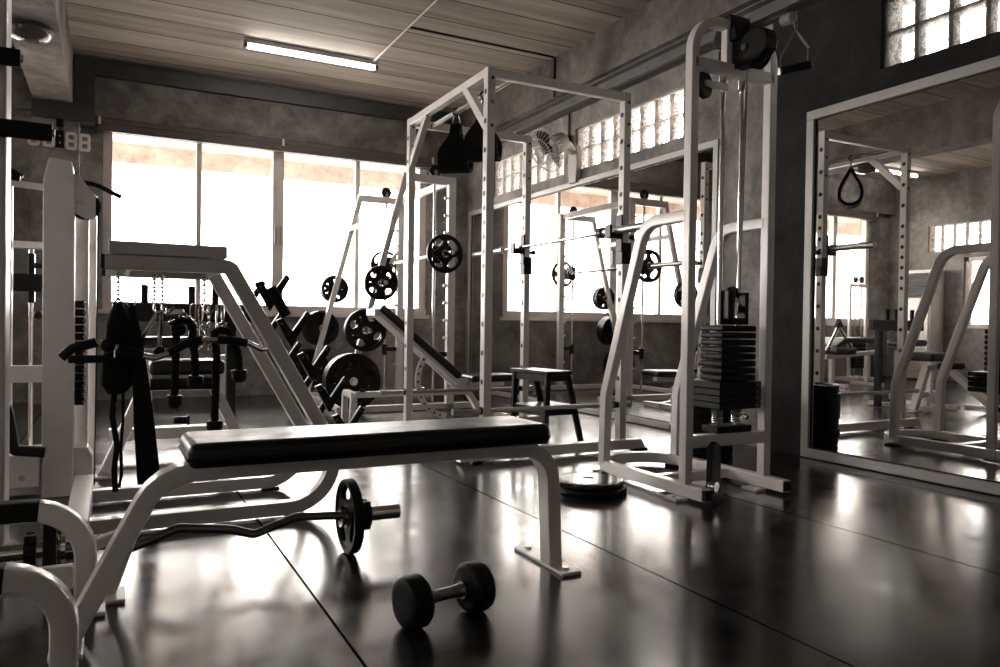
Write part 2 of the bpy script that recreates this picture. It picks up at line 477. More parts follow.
for i in range(9): mb.cyl((.1 + i * .45, 8.365, 3.30), (.1 + i * .45, 8.357, 3.30), .01, seg=8)
struct('trim_7', mb, DSTEEL)
mb = MB()
mb.bx(3.80, XW, YN, 8.36, 2.86, 2.875); mb.bx(3.80, XW, YN, 8.36, 2.965, 2.98); mb.bx(3.86, 3.88, YN, 8.36, 2.86, 2.98)
for i in range(14): mb.cyl((3.86, .5 + i * .55, 2.92), (3.852, .5 + i * .55, 2.92), .01, seg=8)
struct('trim_8', mb, simple('grey_steel_channel', (.11, .105, .10), .5, var=.15))
mb = MB().tube([(2.27, 6.12, ZC - .006), (3.73, 6.12, ZC - .006), (3.73, 6.12, 2.98)], .010, .02, 8)
struct('trim_9', mb, BLACK)
mb = MB().tube([(2.26, 7.06, ZC - .008), (2.26, 2.0, ZC - .008)], .009, 0, 8)
struct('trim_10', mb, simple('pale_conduit', (.5, .46, .42), .5))
mb = MB().tube([(-.42, 3.5, 2.852), (-.42, 6.6, 2.852), (-.42, 6.6, 2.86)], .008, 0, 8)

# ---- big windows
def big_window(n, x0, x1, z0, z1, mulls):
    mb = MB(); y0, y1 = YB + .02, YB + .12
    mb.bx(x0, x0 + .085, y0, y1, z0, z1); mb.bx(x1 - .085, x1, y0, y1, z0, z1)
    mb.bx(x0, x1, y0, y1, z1 - .05, z1); mb.bx(x0, x1, y0 - .03, y1, z0, z0 + .09)
    for (x, w) in mulls: mb.bx(x - w / 2, x + w / 2, y0 + .01, y1 - .01, z0, z1)
    mb.bx(x0 - .04, x1 + .04, YB - .035, YB + .02, z0 - .035, z0 + .01)
    fr = struct('window_%d' % n, mb, WINF, .003)
    mb = MB().bx(x0 + .02, x1 - .02, YB + .065, YB + .071, z0 + .02, z1 - .02)
    struct('pane', mb, GLASS, 0, fr)
    return fr
w = big_window(1, *W1, [(.83, .05), (1.65, .12), (2.55, .05)])
mb = MB()
for x in (1.62, 1.685): mb.bx(x - .012, x + .012, YB, YB + .03, 1.66, 1.86)
struct('latch', mb, GREYD, .003, w)
w = big_window(2, *W2, [(-1.9, .05), (-2.86, .09)])
for n, (x0, x1) in enumerate(((-.12, 3.46), (-3.75, -.9))):
    mb = MB(); z = 2.80
    for k in range(5): mb.bx(x0, x1, 8.405 - .006 * (k % 2), 8.47, z - .026 * (k + 1), z - .026 * k - .004)
    mb.bx(x0, x1, 8.45, YB, 2.67, 2.80)
    t = solo('window_blind', mb, BLIND, ['brown roller blind folded up into its slatted box above the bright window', 'rolled-up dark blind box over the window beyond the left column, seen in the mirror'][n], 'blind', .002)
    mb = MB(); 
    for x in ((x0 + .02, (x0 + x1) / 2, x1 - .03)): mb.bx(x - .012, x + .012, 8.385, 8.404, 2.73, 2.80)
    parts('bracket', mb, WINF, t)

# ---- glass block windows
def block_window(n, axis_x, y0, y1, z0, z1, cols, rows=2, dark=False, xin=0):
    """blocks sit in the wall slab starting at axis_x going outward (sign xin)"""
    s = xin; xa, xb = sorted((axis_x + s * .03, axis_x + s * .12)); g = .012 if dark else .007; mb = MB()
    dy = (y1 - y0) / cols; dz = (z1 - z0) / rows
    for j in range(1, cols): mb.bx(xa, xb, y0 + j * dy - g / 2, y0 + j * dy + g / 2, z0, z1)
    for j in range(1, rows): mb.bx(xa, xb, y0, y1, z0 + j * dz - g / 2, z0 + j * dz + g / 2)
    e = .014
    mb.bx(xa - .002, xb + .002, y0, y0 + e, z0, z1); mb.bx(xa - .002, xb + .002, y1 - e, y1, z0, z1); mb.bx(xa - .002, xb + .002, y0, y1, z0, z0 + .008); mb.bx(xa - .002, xb + .002, y0, y1, z1 - e, z1)
    fr = struct('window_%d' % n, mb, concrete('mortar_%d' % n, (.13, .12, .11) if dark else (.62, .58, .55), .1))
    mb = MB()
    for i in range(cols):
        for j in range(rows):
            mb.bx(xa + .015, xa + .035, y0 + i * dy + g / 2, y0 + (i + 1) * dy - g / 2, z0 + j * dz + g / 2, z0 + (j + 1) * dz - g / 2)
    struct('glass_block', mb, BLOCK, .012, fr)
block_window(3, XW, *GB[0], 8, xin=1)
block_window(4, XW, *GB[1], 8, xin=1)
block_window(5, XW, *GBN, 8, dark=True, xin=1)
block_window(6, XL, *LBW, 8, xin=-1)
def side_window(n, y0, y1, z0, z1, mull):
    mb = MB(); xa, xb = XL - .12, XL - .03
    mb.bx(xa, xb, y0, y0 + .07, z0, z1); mb.bx(xa, xb, y1 - .07, y1, z0, z1); mb.bx(xa, xb, y0, y1, z0, z0 + .07); mb.bx(xa, xb, y0, y1, z1 - .07, z1)
    for y in mull: mb.bx(xa, xb, y - .03, y + .03, z0, z1)
    fr = struct('window_%d' % n, mb, WINF, .003)
    struct('pane', MB().bx(XL - .08, XL - .074, y0 + .02, y1 - .02, z0 + .02, z1 - .02), GLASS, 0, fr)
side_window(7, *LW, [6.4]); side_window(8, *LW_FILL, [1.45])  # the second, nearer window is added to light camera-facing sides

# ---- outside: eave slab over the windows, paving, a tree seen through the left window
struct('trim_11', MB().bx(XL - 2, XW + 2, YB + .2, YB + 1.9, 2.95, 3.1).bx(XL - 2, XW + 2, YB + 1.75, YB + 1.9, 2.72, 2.95), CONO)
struct('trim_12', MB().bx(-14, 14, YB + .2, 22, -.4, -.3).bx(-14, XL - .2, -6, YB + .2, -.4, -.3), GROUND)
t = thing('tree', 'leafy green tree outside the side window, seen only in the right mirror', 'tree', (-6.3, 6.6, -.3))
part('trunk', MB().tube([(-6.3, 6.6, -.3), (-6.25, 6.65, .6), (-6.35, 6.55, 1.5)], .06), BARK, t)
mb = MB()
for i in range(1400):
    d = V((random.gauss(0, 1), random.gauss(0, 1), random.gauss(0, 1))).normalized() * (random.random() ** .4)
    c = V((-6.35 + d.x * .8, 6.4 + d.y * 1.3, 1.7 + d.z * .9)); a = V((random.uniform(-1, 1), random.uniform(-1, 1), random.uniform(-1, 1))).normalized(); b = a.orthogonal().normalized()
    mb.add([c - a * .06, c + b * .025, c + a * .06, c - b * .025], [(0, 1, 2, 3)])
part('foliage', mb, LEAF, t)

# ---- mirrors
def wall_mirror(y0, y1, z0, z1, label, seams, fw=.062):
    t = thing('wall_mirror', label, 'mirror', (XW, (y0 + y1) / 2, 0))
    x0, x1 = XW - .035, XW
    mb = MB()
    mb.bx(x0, x1, y0, y1, z1 - fw, z1); mb.bx(x0, x1, y0, y1, z0, z0 + fw); mb.bx(x0, x1, y0, y0 + fw, z0 + fw, z1 - fw); mb.bx(x0, x1, y1 - fw, y1, z0 + fw, z1 - fw)
    part('mirror_frame', mb, ALU, t, .003)
    ys = [y0 + fw] + seams + [y1 - fw]
    for a, b in zip(ys, ys[1:]): part('mirror_glass', MB().bx(XW - .012, XW - .004, a + .001, b - .001, z0 + fw, z1 - fw), MIRROR, t)
    mb = MB(); k = .008; x2 = XW - .013
    mb.bx(x2 - .004, x2, y0 + fw, y1 - fw, z1 - fw - k, z1 - fw).bx(x2 - .004, x2, y0 + fw, y1 - fw, z0 + fw, z0 + fw + k).bx(x2 - .004, x2, y1 - fw - k, y1 - fw, z0 + fw, z1 - fw)
    part('black_gasket', mb, BLACK, t)
    return t
wall_mirror(4.12, 8.38, .005, 2.185, 'long pale-framed wall mirror behind the squat rack, reflecting the bright windows', [5.55, 6.95], .05)
wall_mirror(.2, 3.34, .005, 2.185, 'tall pale-framed wall mirror at the right edge, reflecting the rack and a hanging strap', [2.17], .056)

# ================================================================== lights that are things
def batten(x0, y, label):
    t = thing('ceiling_light', label, 'ceiling light', (x0 + .62, y, ZC))
    part('housing', MB().bx(x0, x0 + 1.24, y - .035, y + .035, ZC - .045, ZC), GREYP, t, .004)
    for x in (x0 - .005, x0 + 1.215): part('end_cap', MB().bx(x, x + .03, y - .03, y + .03, ZC - .085, ZC - .02), DSTEEL, t, .003)
    part('fluorescent_tube', MB().cyl((x0 + .025, y, ZC - .068), (x0 + 1.215, y, ZC - .068), .019), TUBE, t, label='glowing white tube')
batten(1.06, 7.10, 'long lit fluorescent batten on the board-marked ceiling left of the rack')
batten(-3.70, 7.68, 'second lit fluorescent batten, visible only as a reflection in the right mirror')
t = thing('dome_light', 'round glassy dome light under the concrete beam, unlit, top left corner', 'ceiling light', (-.515, 6.25, 2.86))
part('base_ring', MB().lathe([(0, 0), (.155, 0), (.155, -.025), (.14, -.03), (0, -.03)], (-.515, 6.25, 2.86)), DSTEEL, t)
part('dome', MB().lathe([(.14, -.03), (.135, -.055), (.11, -.08), (.06, -.097), (0, -.102)], (-.515, 6.25, 2.86)), simple('smoked_dome', (.10, .095, .09), .15), t)

# digital clock on the column
t = thing('digital_clock', 'pale seven-segment digital clock hung on the column at top left', 'clock', (-.48, 8.27, 2.40))
def seg_digit(x0, z0, w, h, y=8.262):
    mb = MB(); k = .026; d = .022
    def H(z): mb.prism([(k * .6, -k / 2), (w - k * .6, -k / 2), (w - k * .15, 0), (w - k * .6, k / 2), (k * .6, k / 2), (k * .15, 0)], (x0, y, z), (1, 0, 0), (0, 0, 1), d)
    def U(x, za, zb): mb.prism([(-k / 2, k * .35), (0, 0), (k / 2, k * .35), (k / 2, zb - za - k * .35), (0, zb - za), (-k / 2, zb - za - k * .35)], (x, y, za), (1, 0, 0), (0, 0, 1), d)
    e = k / 2
    H(z0 + e); H(z0 + h / 2); H(z0 + h - e)
    for xx in (x0 + e, x0 + w - e): U(xx, z0 + e, z0 + h / 2); U(xx, z0 + h / 2, z0 + h - e)
    return mb
for i, x in enumerate((-.69, -.57, -.385, -.272)):
    part('digit', seg_digit(x, 2.428 - .003 * i, .098, .165), CLOCKP, t)
mb = MB().bx(-.465, -.395, 8.25, 8.278, 2.43, 2.59)
part('colon_panel', mb, BLACK, t, .003)
mb = MB().cyl((-.43, 8.25, 2.475), (-.43, 8.245, 2.475), .009, seg=10).cyl((-.43, 8.25, 2.54), (-.43, 8.245, 2.54), .009, seg=10)
parts('colon_dot', mb, GREYD, t)
mb = MB().bx(-.46, -.40, 8.24, 8.28, 2.62, 2.70).cyl((-.43, 8.255, 2.58), (-.43, 8.255, 2.66), .012, seg=8)
part('hanger', mb, BLACK, t, .003)

# wall fan
t = thing('wall_fan', 'grey wire-caged wall fan mounted between the two glass block windows', 'fan', (XW, 6.1, 2.3))
mb = MB().prism([(-.06, -.20), (.06, -.20), (.085, -.02), (.06, .16), (-.06, .16), (-.085, -.02)], (XW - .03, 6.02, 2.36), (0, 1, 0), (0, 0, 1), .06)
mb.sweep([(XW - .05, 6.02, 2.46), (XW - .14, 5.97, 2.50), (XW - .24, 5.93, 2.51)], [(.05 * math.cos(i * PI / 5), .04 * math.sin(i * PI / 5)) for i in range(10)])
parts('bracket', mb, FANP, t, .01)
ax = V((-.85, -.05, -.5)).normalized(); fc = V((3.56, 5.90, 2.43))
part('motor_housing', MB().lathe([(0, -.20), (.05, -.2), (.085, -.17), (.095, -.06), (.075, -.02), (0, -.02)], fc, ax), FANP, t)
fx = ax.orthogonal().normalized(); fy = ax.cross(fx)
mb = MB()
for k in range(30):
    a = 2 * PI * k / 30; d = fx * math.cos(a) + fy * math.sin(a)
    mb.tube([fc + ax * .125 + d * .04, fc + ax * .12 + d * .14, fc + ax * .06 + d * .205, fc - ax * .0 + d * .19, fc - ax * .03 + d * .07], .0022, 0, 4)
for (rr, h) in ((.205, .06), (.14, .12), (.04, .125)):
    mb.tube([fc + ax * h + (fx * math.cos(2 * PI * i / 40) + fy * math.sin(2 * PI * i / 40)) * rr for i in range(40)], .004, 0, 6, closed=True)
part('cage', mb, GREYP, t)
for k in range(3):
    mb = MB(); a = 2 * PI * k / 3
    d = fx * math.cos(a) + fy * math.sin(a); e = ax.cross(d)
    pts = []
    for (rr, wv, tw) in ((.03, .025, .02), (.09, .06, .015), (.15, .075, .01), (.18, .05, .005)):
        pts.append((fc + ax * (.05 - tw) + d * rr - e * wv, fc + ax * (.05 + tw) + d * rr + e * wv))
    n = len(pts); vs = [p for q in pts for p in q]; vs2 = [p + ax * .003 for p in vs]
    fs = [(2 * i, 2 * i + 1, 2 * i + 3, 2 * i + 2) for i in range(n - 1)]
    fs += [tuple(2 * n + q for q in reversed(f)) for f in fs]
    bd = [0, 2, 4, 6, 7, 5, 3, 1]; fs += [(bd[i], bd[(i + 1) % 8], 2 * n + bd[(i + 1) % 8], 2 * n + bd[i]) for i in range(8)]
    mb.add(vs + vs2, fs); part('blade', mb, BLACK, t)
part('hub', MB().lathe([(0, .0), (.035, 0), (.035, .07), (.02, .09), (0, .09)], fc, ax), BLACK, t)
mb = MB().bx(XW - .03, XW - .004, 5.98, 6.12, 2.62, 2.66).tube([(XW - .01, 6.02, 2.64), (XW - .01, 6.02, 2.86)], .008)
solo('wall_socket', MB().bx(XW - .05, XW, 6.13, 6.19, 2.56, 2.64).tube([(XW - .012, 6.16, 2.64), (XW - .012, 6.16, 2.86)], .009, 0, 8), BLACK, 'small black wall box with conduit, above the fan bracket', 'wall box', .003)

# ================================================================== foreground bench
def leg_foot(mb, x, y, z=0, lx=.035, ly=.18):
    mb.bx(x - lx, x + lx, y - ly, y + ly, z, z + .012)
    return mb
t = thing('flat_bench', 'large white flat bench with black padded top across the foreground', 'bench', (.65, 2.165, 0))
mb = MB(); x0, x1, y0, y1, z0, z1 = .178, 1.252, 2.035, 2.30, .437, .503
mb.bx(x0, x1, y0, y1, z0, z1); part('pad', mb, VINYL, t, .022)
mb = MB()
zz = .462
pts = fillet([(x0 + .0, y0 - .001, zz), (x1 + .001, y0 - .001, zz), (x1 + .001, y1 + .001, zz), (x0 - .001, y1 + .001, zz), (x0 - .001, y0 - .001, zz)], .02)
part('piping', MB().tube(pts, .0035, 0, 6), BLACK, t)
part('frame_rail', MB().bar([(.20, 2.165, .413), (1.235, 2.165, .413)], .07, .046, (0, 1, 0)), WHITE, t)
parts('pad_bracket', MB().bx(.30, .36, 2.08, 2.26, .432, .4385).bx(1.08, 1.14, 2.08, 2.26, .432, .4385), WHITE, t)
parts('leg', MB().bar([(.26, 2.165, .412), (.12, 2.165, .412), (-.085, 2.165, .012)], .068, .05, (0, 1, 0), .13), WHITE, t)
parts('leg', MB().bar([(1.12, 2.165, .412), (1.315, 2.165, .412), (1.335, 2.165, .012)], .068, .05, (0, 1, 0), .12), WHITE, t)
for x, yc, ly in ((-.09, 2.165, .115), (1.345, 2.215, .165)):
    f = part('foot_plate', leg_foot(MB(), x, yc, 0, .037, ly), WHITE, t, .003)
    parts('bolt', MB().cyl((x, yc - ly + .04, .012), (x, yc - ly + .04, .018), .012, seg=12).cyl((x, yc + ly - .04, .012), (x, yc + ly - .04, .018), .012, seg=12), STEEL, f)

# ---- dumbbell
A = V((.727, 1.88, .0705)); B = V((.925, 1.915, .0705)); d = (B - A).normalized()
t = thing('dumbbell', 'black rubber dumbbell with chrome handle lying alone on the floor', 'dumbbell', ((A + B) / 2 - V((0, 0, .0705))))
def head(c, s):
    p = [(0, -.033), (.055, -.033), (.064, -.029), (.0705, -.02), (.0705, .018), (.066, .028), (.058, .033), (.04, .034), (.0, .031)]
    return MB().lathe(p, c, d * s, 40)
part('weight_head', head(A, -1), RUB, t); part('weight_head', head(B, 1), RUB, t)
part('handle', MB().lathe([(0, .03), (.0185, .03), (.0185, .06), (.0165, .07), (.0165, .13), (.0185, .14), (.0185, .172), (0, .172)], A, d), STEEL, t)
part('collar', MB().cyl(A + d * .03, A + d * .046, .026), CHROME, t); part('collar', MB().cyl(B - d * .046, B - d * .03, .026), CHROME, t)

# ---- weight plates
def plate_thing(c, axis, Rr, th, label, nh=4, phase=.4, mat=None, hole=.026, hub=CHROME, group=None, name='weight_plate'):
    ax = V(axis).normalized(); c = V(c)
    t = thing(name, label, 'weight plate', c, 0, group)
    part('disc', MB().disc_plate(c, ax, Rr, th, hole, nh, phase), mat or CAST, t, smooth=40)
    h = th / 2 - .0004
    part('hub_ring', MB().lathe([(hole, -h), (hole + .012, -h), (hole + .012, h), (hole, h), (hole, -h)], c, ax, 24), hub, t)
    return t

# ---- curl bar lying on the floor on its two plates
t = thing('curl_bar', 'zigzag chrome curl bar lying on the floor under the bench', 'curl bar', (.3, 2.59, 0))
pts = [(-.16, 2.59, .132), (-.04, 2.59, .132), (.06, 2.575, .108), (.20, 2.60, .150), (.36, 2.59, .130), (.43, 2.575, .108), (.57, 2.60, .146), (.80, 2.59, .132)]
part('bar', MB().tube(pts, .0145, .03, 12), GUN, t)
for s, x in ((1, .735), (-1, -.125)):
    c = part('sleeve', MB().cyl((x + s * .0, 2.59, .132), (x + s * .205, 2.59, .132), .0255, seg=24).cyl((x - s * .012, 2.59, .132), (x, 2.59, .132), .037, seg=24), CHROME, t)
    mb = MB().cyl((x + s * .062, 2.59, .132), (x + s * .093, 2.59, .132), .046, seg=24)
    for k in range(6):
        a = k * PI / 3; mb.cyl((x + s * .068, 2.59 + .043 * math.cos(a), .132 + .043 * math.sin(a)), (x + s * .09, 2.59 + .043 * math.cos(a), .132 + .043 * math.sin(a)), .013, seg=10)
    part('spin_collar', mb, BLACK, t)
plate_thing((.757, 2.59, .132), (1, 0, 0), .131, .034, 'small black plate standing on the right end of the curl bar', 3, .3, RUB, .0262)
plate_thing((-.148, 2.59, .132), (1, 0, 0), .131, .034, 'small black plate on the left end of the curl bar, behind white bent legs', 3, .9, RUB, .0262)

# ---- low arched stand, bottom left
t = thing('arched_stand', 'low white stand of bent tube arches with black tape, bottom left corner', 'stand', (-.35, 2.13, 0))
def arch(y, xr, xl, z, hb):
    p = fillet([(xr, y, .012), (xr, y, z), (xl, y, z), (xl, y, .012)], .135, 9)
    parts('leg', MB().bar(p, .062, .056, (0, 1, 0), 0, .012), WHITE, t)
    q = fillet([(xr + .002, y, z * .2), (xr + .002, y, z + .0015), (xl, y, z + .0015)], .137, 9)
    q = [v for v in q if v.z > z - .02] 
    part('black_tape', MB().bar(q[2:] if len(q) > 4 else q, .064, .056, (0, 1, 0), 0, .012), FOAM, t)
    f = part('foot_plate', MB().bx(xr - .04, xr + .05, y - .05, y + .05, 0, .012), WHITE, t, .003)
arch(2.37, -.055, -.62, .297, 0); arch(1.90, -.085, -.62, .262, 0)
part('cross_plate', MB().bx(-.52, -.085, 2.355, 2.385, .075, .14), WHITE, t, .003)
parts('side_rail', MB().bx(-.36, -.31, 1.87, 2.40, .075, .14), WHITE, t, .004)
part('brace', MB().bar([(.005, 2.47, .012), (.075, 2.47, .21)], .04, .03, (0, 1, 0)).bar([(.075, 2.47, .20), (-.07, 2.385, .17)], .03, .03, (0, 0, 1)), WHITE, t)
part('foot_plate', MB().bx(-.06, .045, 2.40, 2.52, 0, .012), WHITE, t, .003)

# ================================================================== barbell / attachment rack
t = thing('barbell_rack', 'big white slanted rack with black V saddles and hanging cable attachments', 'rack', (.4, 3.47, 0))
def cframe(y):
    p = fillet([(-.018, y, 1.033), (.43, y, 1.033), (.995, y, .035), (-.08, y, .035)], [.03, .19], 10)
    part('side_frame', MB().bar(p, .056, .056, (0, 1, 0), 0, .005), GREYP, t)
cframe(3.2); cframe(3.75)
f = part('cross_foot', MB().bx(-.135, -.06, 2.96, 3.84, .012, .115), WHITE, t, .004)
parts('rubber_foot', MB().bx(-.13, -.065, 2.955, 3.0, 0, .014).bx(-.13, -.065, 3.8, 3.845, 0, .014), RUB, f)
parts('rubber_foot', MB().bx(.66, .74, 3.175, 3.225, 0, .008).bx(.66, .74, 3.725, 3.775, 0, .008), RUB, t)
part('top_tray', MB().bx(-.005, .415, 3.16, 3.80, 1.064, 1.112), GREYP, t, .004)
parts('cross_beam', MB().bx(.02, .075, 3.2, 3.75, 1.01, 1.055).bx(.36, .41, 3.2, 3.75, 1.01, 1.055), GREYP, t, .003)
part('end_cap', MB().bx(-.033, -.017, 3.172, 3.228, 1.006, 1.060), BLACK, t, .003)
part('end_cap', MB().bx(-.033, -.017, 3.722, 3.778, 1.006, 1.060), BLACK, t, .003)
vpoly = [(0, -.028), (.082, .112), (.064, .128), (.004, .040), (-.035, .098), (-.062, .086)]
for y in (3.185, 3.735):
    for (x, z) in ((.575, .885), (.662, .735), (.75, .592), (.826, .455), (.90, .325)):
        s = part('saddle', MB().prism(vpoly, (x + .01, y - .0, z), (1, 0, 0), (0, 0, 1), .03), BLACK, t, .004)
        mb = MB()
        for (u, w) in ((-.04, .072), (.062, .108)): mb.cyl((x + .01 + u, y - .015, z + w), (x + .01 + u, y - .0165, z + w), .0045, seg=8)
        parts('bolt', mb, GUN, s)
part('foam_roller', MB().cyl((.578, 3.13, .955), (.642, 3.13, .84), .021), FOAM, t)
for x in (.03, .165, .195, .36):
    mb = MB(); z = 1.005
    n = 8
    for k in range(n):
        zc = z - .017 * k; a = k % 2 * PI / 2
        mb.tube([(x + .008 * math.cos(2 * PI * i / 8) * math.cos(a), 3.45 + .007 * math.cos(2 * PI * i / 8) * math.sin(a), zc - .012 + .012 * math.sin(2 * PI * i / 8)) for i in range(8)], .0036, 0, 6, closed=True)
    part('hanging_chain', mb, CHROME, t)
    part('hook', MB().tube([(x, 3.45, .875), (x, 3.45, .855), (x + .012, 3.44, .84), (x + .03, 3.42, .85), (x + .04, 3.40, .87)], .0045, .01, 8), CHROME, t)
mb = MB(); mb.bx(.50, .506, 3.17, 3.171, .9, .93)

def snap_hook(x, y, z, label, rz=0., L_=.085):
    c = math.cos(rz); s = math.sin(rz)
    P = lambda u, w: (x + u * c, y + u * s, z + w)
    pts = [P(.0, 0)] + [P(.014 * math.sin(a), -.014 + .014 * math.cos(a)) for a in (R(40), R(90))] + [P(.014, -.05), P(.010, -.066), P(0, -.072), P(-.012, -.062), P(-.014, -.03), P(-.010, -.006), P(0, 0)]
    t = thing('snap_hook', label, 'snap hook', (x, y, z), 0, 'chrome snap hooks on the rack')
    part('body', MB().tube(pts, .0038, 0, 7), CHROME, t)
    part('swivel_eye', MB().tube([P(.012 * math.cos(i * PI / 6), -.086 + .012 * math.sin(i * PI / 6)) for i in range(12)], .0035, 0, 6, closed=True), CHROME, t)
for i, x in enumerate((.315, .345, .38, .41, .435)):
    snap_hook(x, 3.44 + .012 * (i % 3), .885 - .006 * (i % 2), ['leftmost', 'second from the left', 'third from the left', 'fourth from the left', 'rightmost'][i] + ' of five chrome snap hooks hanging on the slanted rack', .5 + .35 * i)

# black ab straps hanging on the left chain, with dangling ribbons
t = thing('arm_sling', 'black padded cloth sling with trailing ribbons on the left chain of the rack', 'sling', (.04, 3.45, .3))
mb = MB()
prof = [(.0, .015), (.1, .040), (.25, .052), (.5, .053), (.75, .060), (.9, .058), (1, .03)]
vs = []; fs = []; n = 14
for i, (u, w) in enumerate(prof):
    for j in range(n):
        a = 2 * PI * j / n; vs.append((.045 - .02 * u + w * math.cos(a), 3.45 + .022 * math.sin(a), .865 - .355 * u + (.025 * -math.cos(a) * (1 - u))))
for i in range(len(prof) - 1):
    for j in range(n): fs.append((i * n + j, i * n + (j + 1) % n, (i + 1) * n + (j + 1) % n, (i + 1) * n + j))
fs.append(tuple(range(n))); fs.append(tuple((len(prof) - 1) * n + j for j in range(n)))
mb.add(vs, fs); part('padded_cuff', mb, CLOTH, t, smooth=80)
def ribbon(pts, w, th=.004, ax=(1, 0, 0)):
    return MB().sweep([V(p) for p in pts], [(w / 2, th / 2), (-w / 2, th / 2), (-w / 2, -th / 2), (w / 2, -th / 2)], ax)
part('ribbon', ribbon([(.02, 3.44, .53), (.012, 3.44, .42), (.03, 3.44, .30), (.02, 3.44, .20), (.025, 3.44, .11)], .022), CLOTH, t)
part('ribbon', ribbon([(.05, 3.46, .53), (.052, 3.46, .42), (.044, 3.46, .28), (.048, 3.46, .18), (.038, 3.46, .12)], .012), CLOTH, t)
part('loop', MB().tube([(.03 + .02 * math.cos(i * PI / 5), 3.45, .87 + .025 * math.sin(i * PI / 5)) for i in range(10)], .004, 0, 6, closed=True), CHROME, t)
t = thing('weight_belt', 'long black webbing strap hanging almost to the floor from the rack', 'strap', (.12, 3.42, .13))
pts = [(.078, 3.42, .875), (.098, 3.42, .75), (.112, 3.42, .60), (.128, 3.42, .40), (.150, 3.42, .135)]
mb = MB(); ws = [.026, .040, .058, .078, .09]; vs = []
for p, w in zip(pts, ws): vs += [(p[0] - w / 2, p[1] - .004, p[2]), (p[0] + w / 2, p[1] - .004, p[2]), (p[0] + w / 2, p[1] + .004, p[2]), (p[0] - w / 2, p[1] + .004, p[2])]
fs = [(0, 1, 2, 3), (16, 17, 18, 19)]
for i in range(4):
    for j in range(4): fs.append((4 * i + j, 4 * i + (j + 1) % 4, 4 * i + 4 + (j + 1) % 4, 4 * i + 4 + j))
mb.add(vs, fs); part('webbing', mb, CLOTH, t, .002)
part('buckle', MB().tube([(.078 + .018 * math.cos(i * PI / 5), 3.42, .885 + .014 * math.sin(i * PI / 5)) for i in range(10)], .004, 0, 6, closed=True), CHROME, t)

# wavy pulldown bar with rubber grips
t = thing('pulldown_bar', 'long wavy chrome pulldown bar with black grips hung across the rack', 'pulldown bar', (.22, 3.335, .7))
pts = [(-.165, 3.335, .665), (-.13, 3.335, .70), (-.045, 3.335, .725), (-.02, 3.335, .715), (.03, 3.335, .705), (.12, 3.335, .672), (.165, 3.335, .66), (.215, 3.335, .68), (.27, 3.335, .715), (.34, 3.335, .735), (.46, 3.335, .735), (.53, 3.335, .72), (.58, 3.335, .695), (.62, 3.335, .705), (.645, 3.335, .725)]
part('bar', MB().tube(pts, .0125, .02, 12), CHROME, t)
parts('grip', MB().tube(pts[0:3], .019, .02, 12), RUB, t); parts('grip', MB().tube(pts[4:6], .018, 0, 12), RUB, t)
parts('grip', MB().tube(pts[7:10], .018, .02, 12), RUB, t); parts('grip', MB().tube([(.40, 3.335, .735), (.46, 3.335, .735), (.52, 3.335, .722)], .018, .02, 12), RUB, t)
part('end_cap', MB().cyl((.632, 3.335, .715), (.655, 3.335, .735), .017), RUB, t)
parts('knob', MB().sph((-.005, 3.335, .712), .028), RUB, t)
t = thing('stirrup_handle', 'black-gripped single handle hanging left of the sling by the cable column', 'handle', (-.1, 3.425, .6))
parts('grip', MB().cyl((-.145, 3.425, .655), (.0, 3.425, .655), .016), FOAM, t)
parts('bracket', MB().tube([(-.155, 3.425, .655), (-.165, 3.425, .668), (-.15, 3.425, .685)], .006, 0, 8).tube([(.0, 3.425, .655), (.02, 3.425, .657), (.02, 3.425, .70)], .006, 0.01, 8), CHROME, t)

def rope(x1, z1, x2, z2, xt, zt, y, label):
    t = thing('triceps_rope', label, 'rope', ((x1 + x2) / 2, y, min(z1, z2)), 0, 'triceps ropes on the rack')
    for (x, z) in ((x1, z1), (x2, z2)):
        s = 1 if x > xt else -1
        path = fillet([(xt, y, zt), (xt + s * .03, y, zt - .004), (x - .006 * s, y, zt - .10), (x, y, z + .04)], .03, 5)
        # resample, then twist two strands
        L = [0]
        for a, b in zip(path, path[1:]): L.append(L[-1] + (b - a).length)
        N = int(L[-1] / .008); mb = MB()
        for st in (0, PI * 2 / 3, PI * 4 / 3):
            q = []
            for i in range(N + 1):
                u = L[-1] * i / N; k = 0
                while k < len(L) - 2 and L[k + 1] < u: k += 1
                f = (u - L[k]) / max(1e-6, L[k + 1] - L[k]); p = path[k].lerp(path[k + 1], f); tg = (path[k + 1] - path[k]).normalized()
                e1 = V((0, 1, 0)); e2 = tg.cross(e1); a = u * 2 * PI / .075 + st
                q.append(p + (e1 * math.cos(a) + e2 * math.sin(a)) * .0075)
            mb.tube(q, .0098, 0, 7)
        part('rope', mb, CLOTH, t)
        part('rubber_end', MB().lathe([(0, 0), (.018, .002), (.030, .014), (.033, .035), (.033, .052), (.028, .056), (0, .056)], (x, y, z - .01)), RUB, t)
    part('ring', MB().tube([(xt + .016 * math.cos(i * PI / 6), y, zt + .016 + .016 * math.sin(i * PI / 6)) for i in range(12)], .004, 0, 6, closed=True), CHROME, t)
rope(.243, .455, .325, .535, .275, .815, 3.42, 'black twisted triceps rope in the middle of the slanted rack')
rope(.398, .345, .497, .560, .425, .775, 3.38, 'black twisted triceps rope nearest the slanted tubes, its long end lowest')
t = thing('row_handle', 'chrome V-shaped row handle on the middle chain of the rack', 'handle', (.18, 3.46, .66))
part('frame', MB().tube([(.115, 3.46, .73), (.178, 3.46, .845), (.190, 3.46, .845), (.185, 3.46, .69)], .010, .01, 10), CHROME, t)
part('grip_end', MB().cyl((.100, 3.462, .725), (.130, 3.462, .725), .022), RUB, t)
part('grip_end', MB().cyl((.185, 3.43, .685), (.185, 3.465, .685), .020), RUB, t)
part('crossbar', MB().cyl((.10, 3.46, .69), (.20, 3.46, .665), .012), CHROME, t)
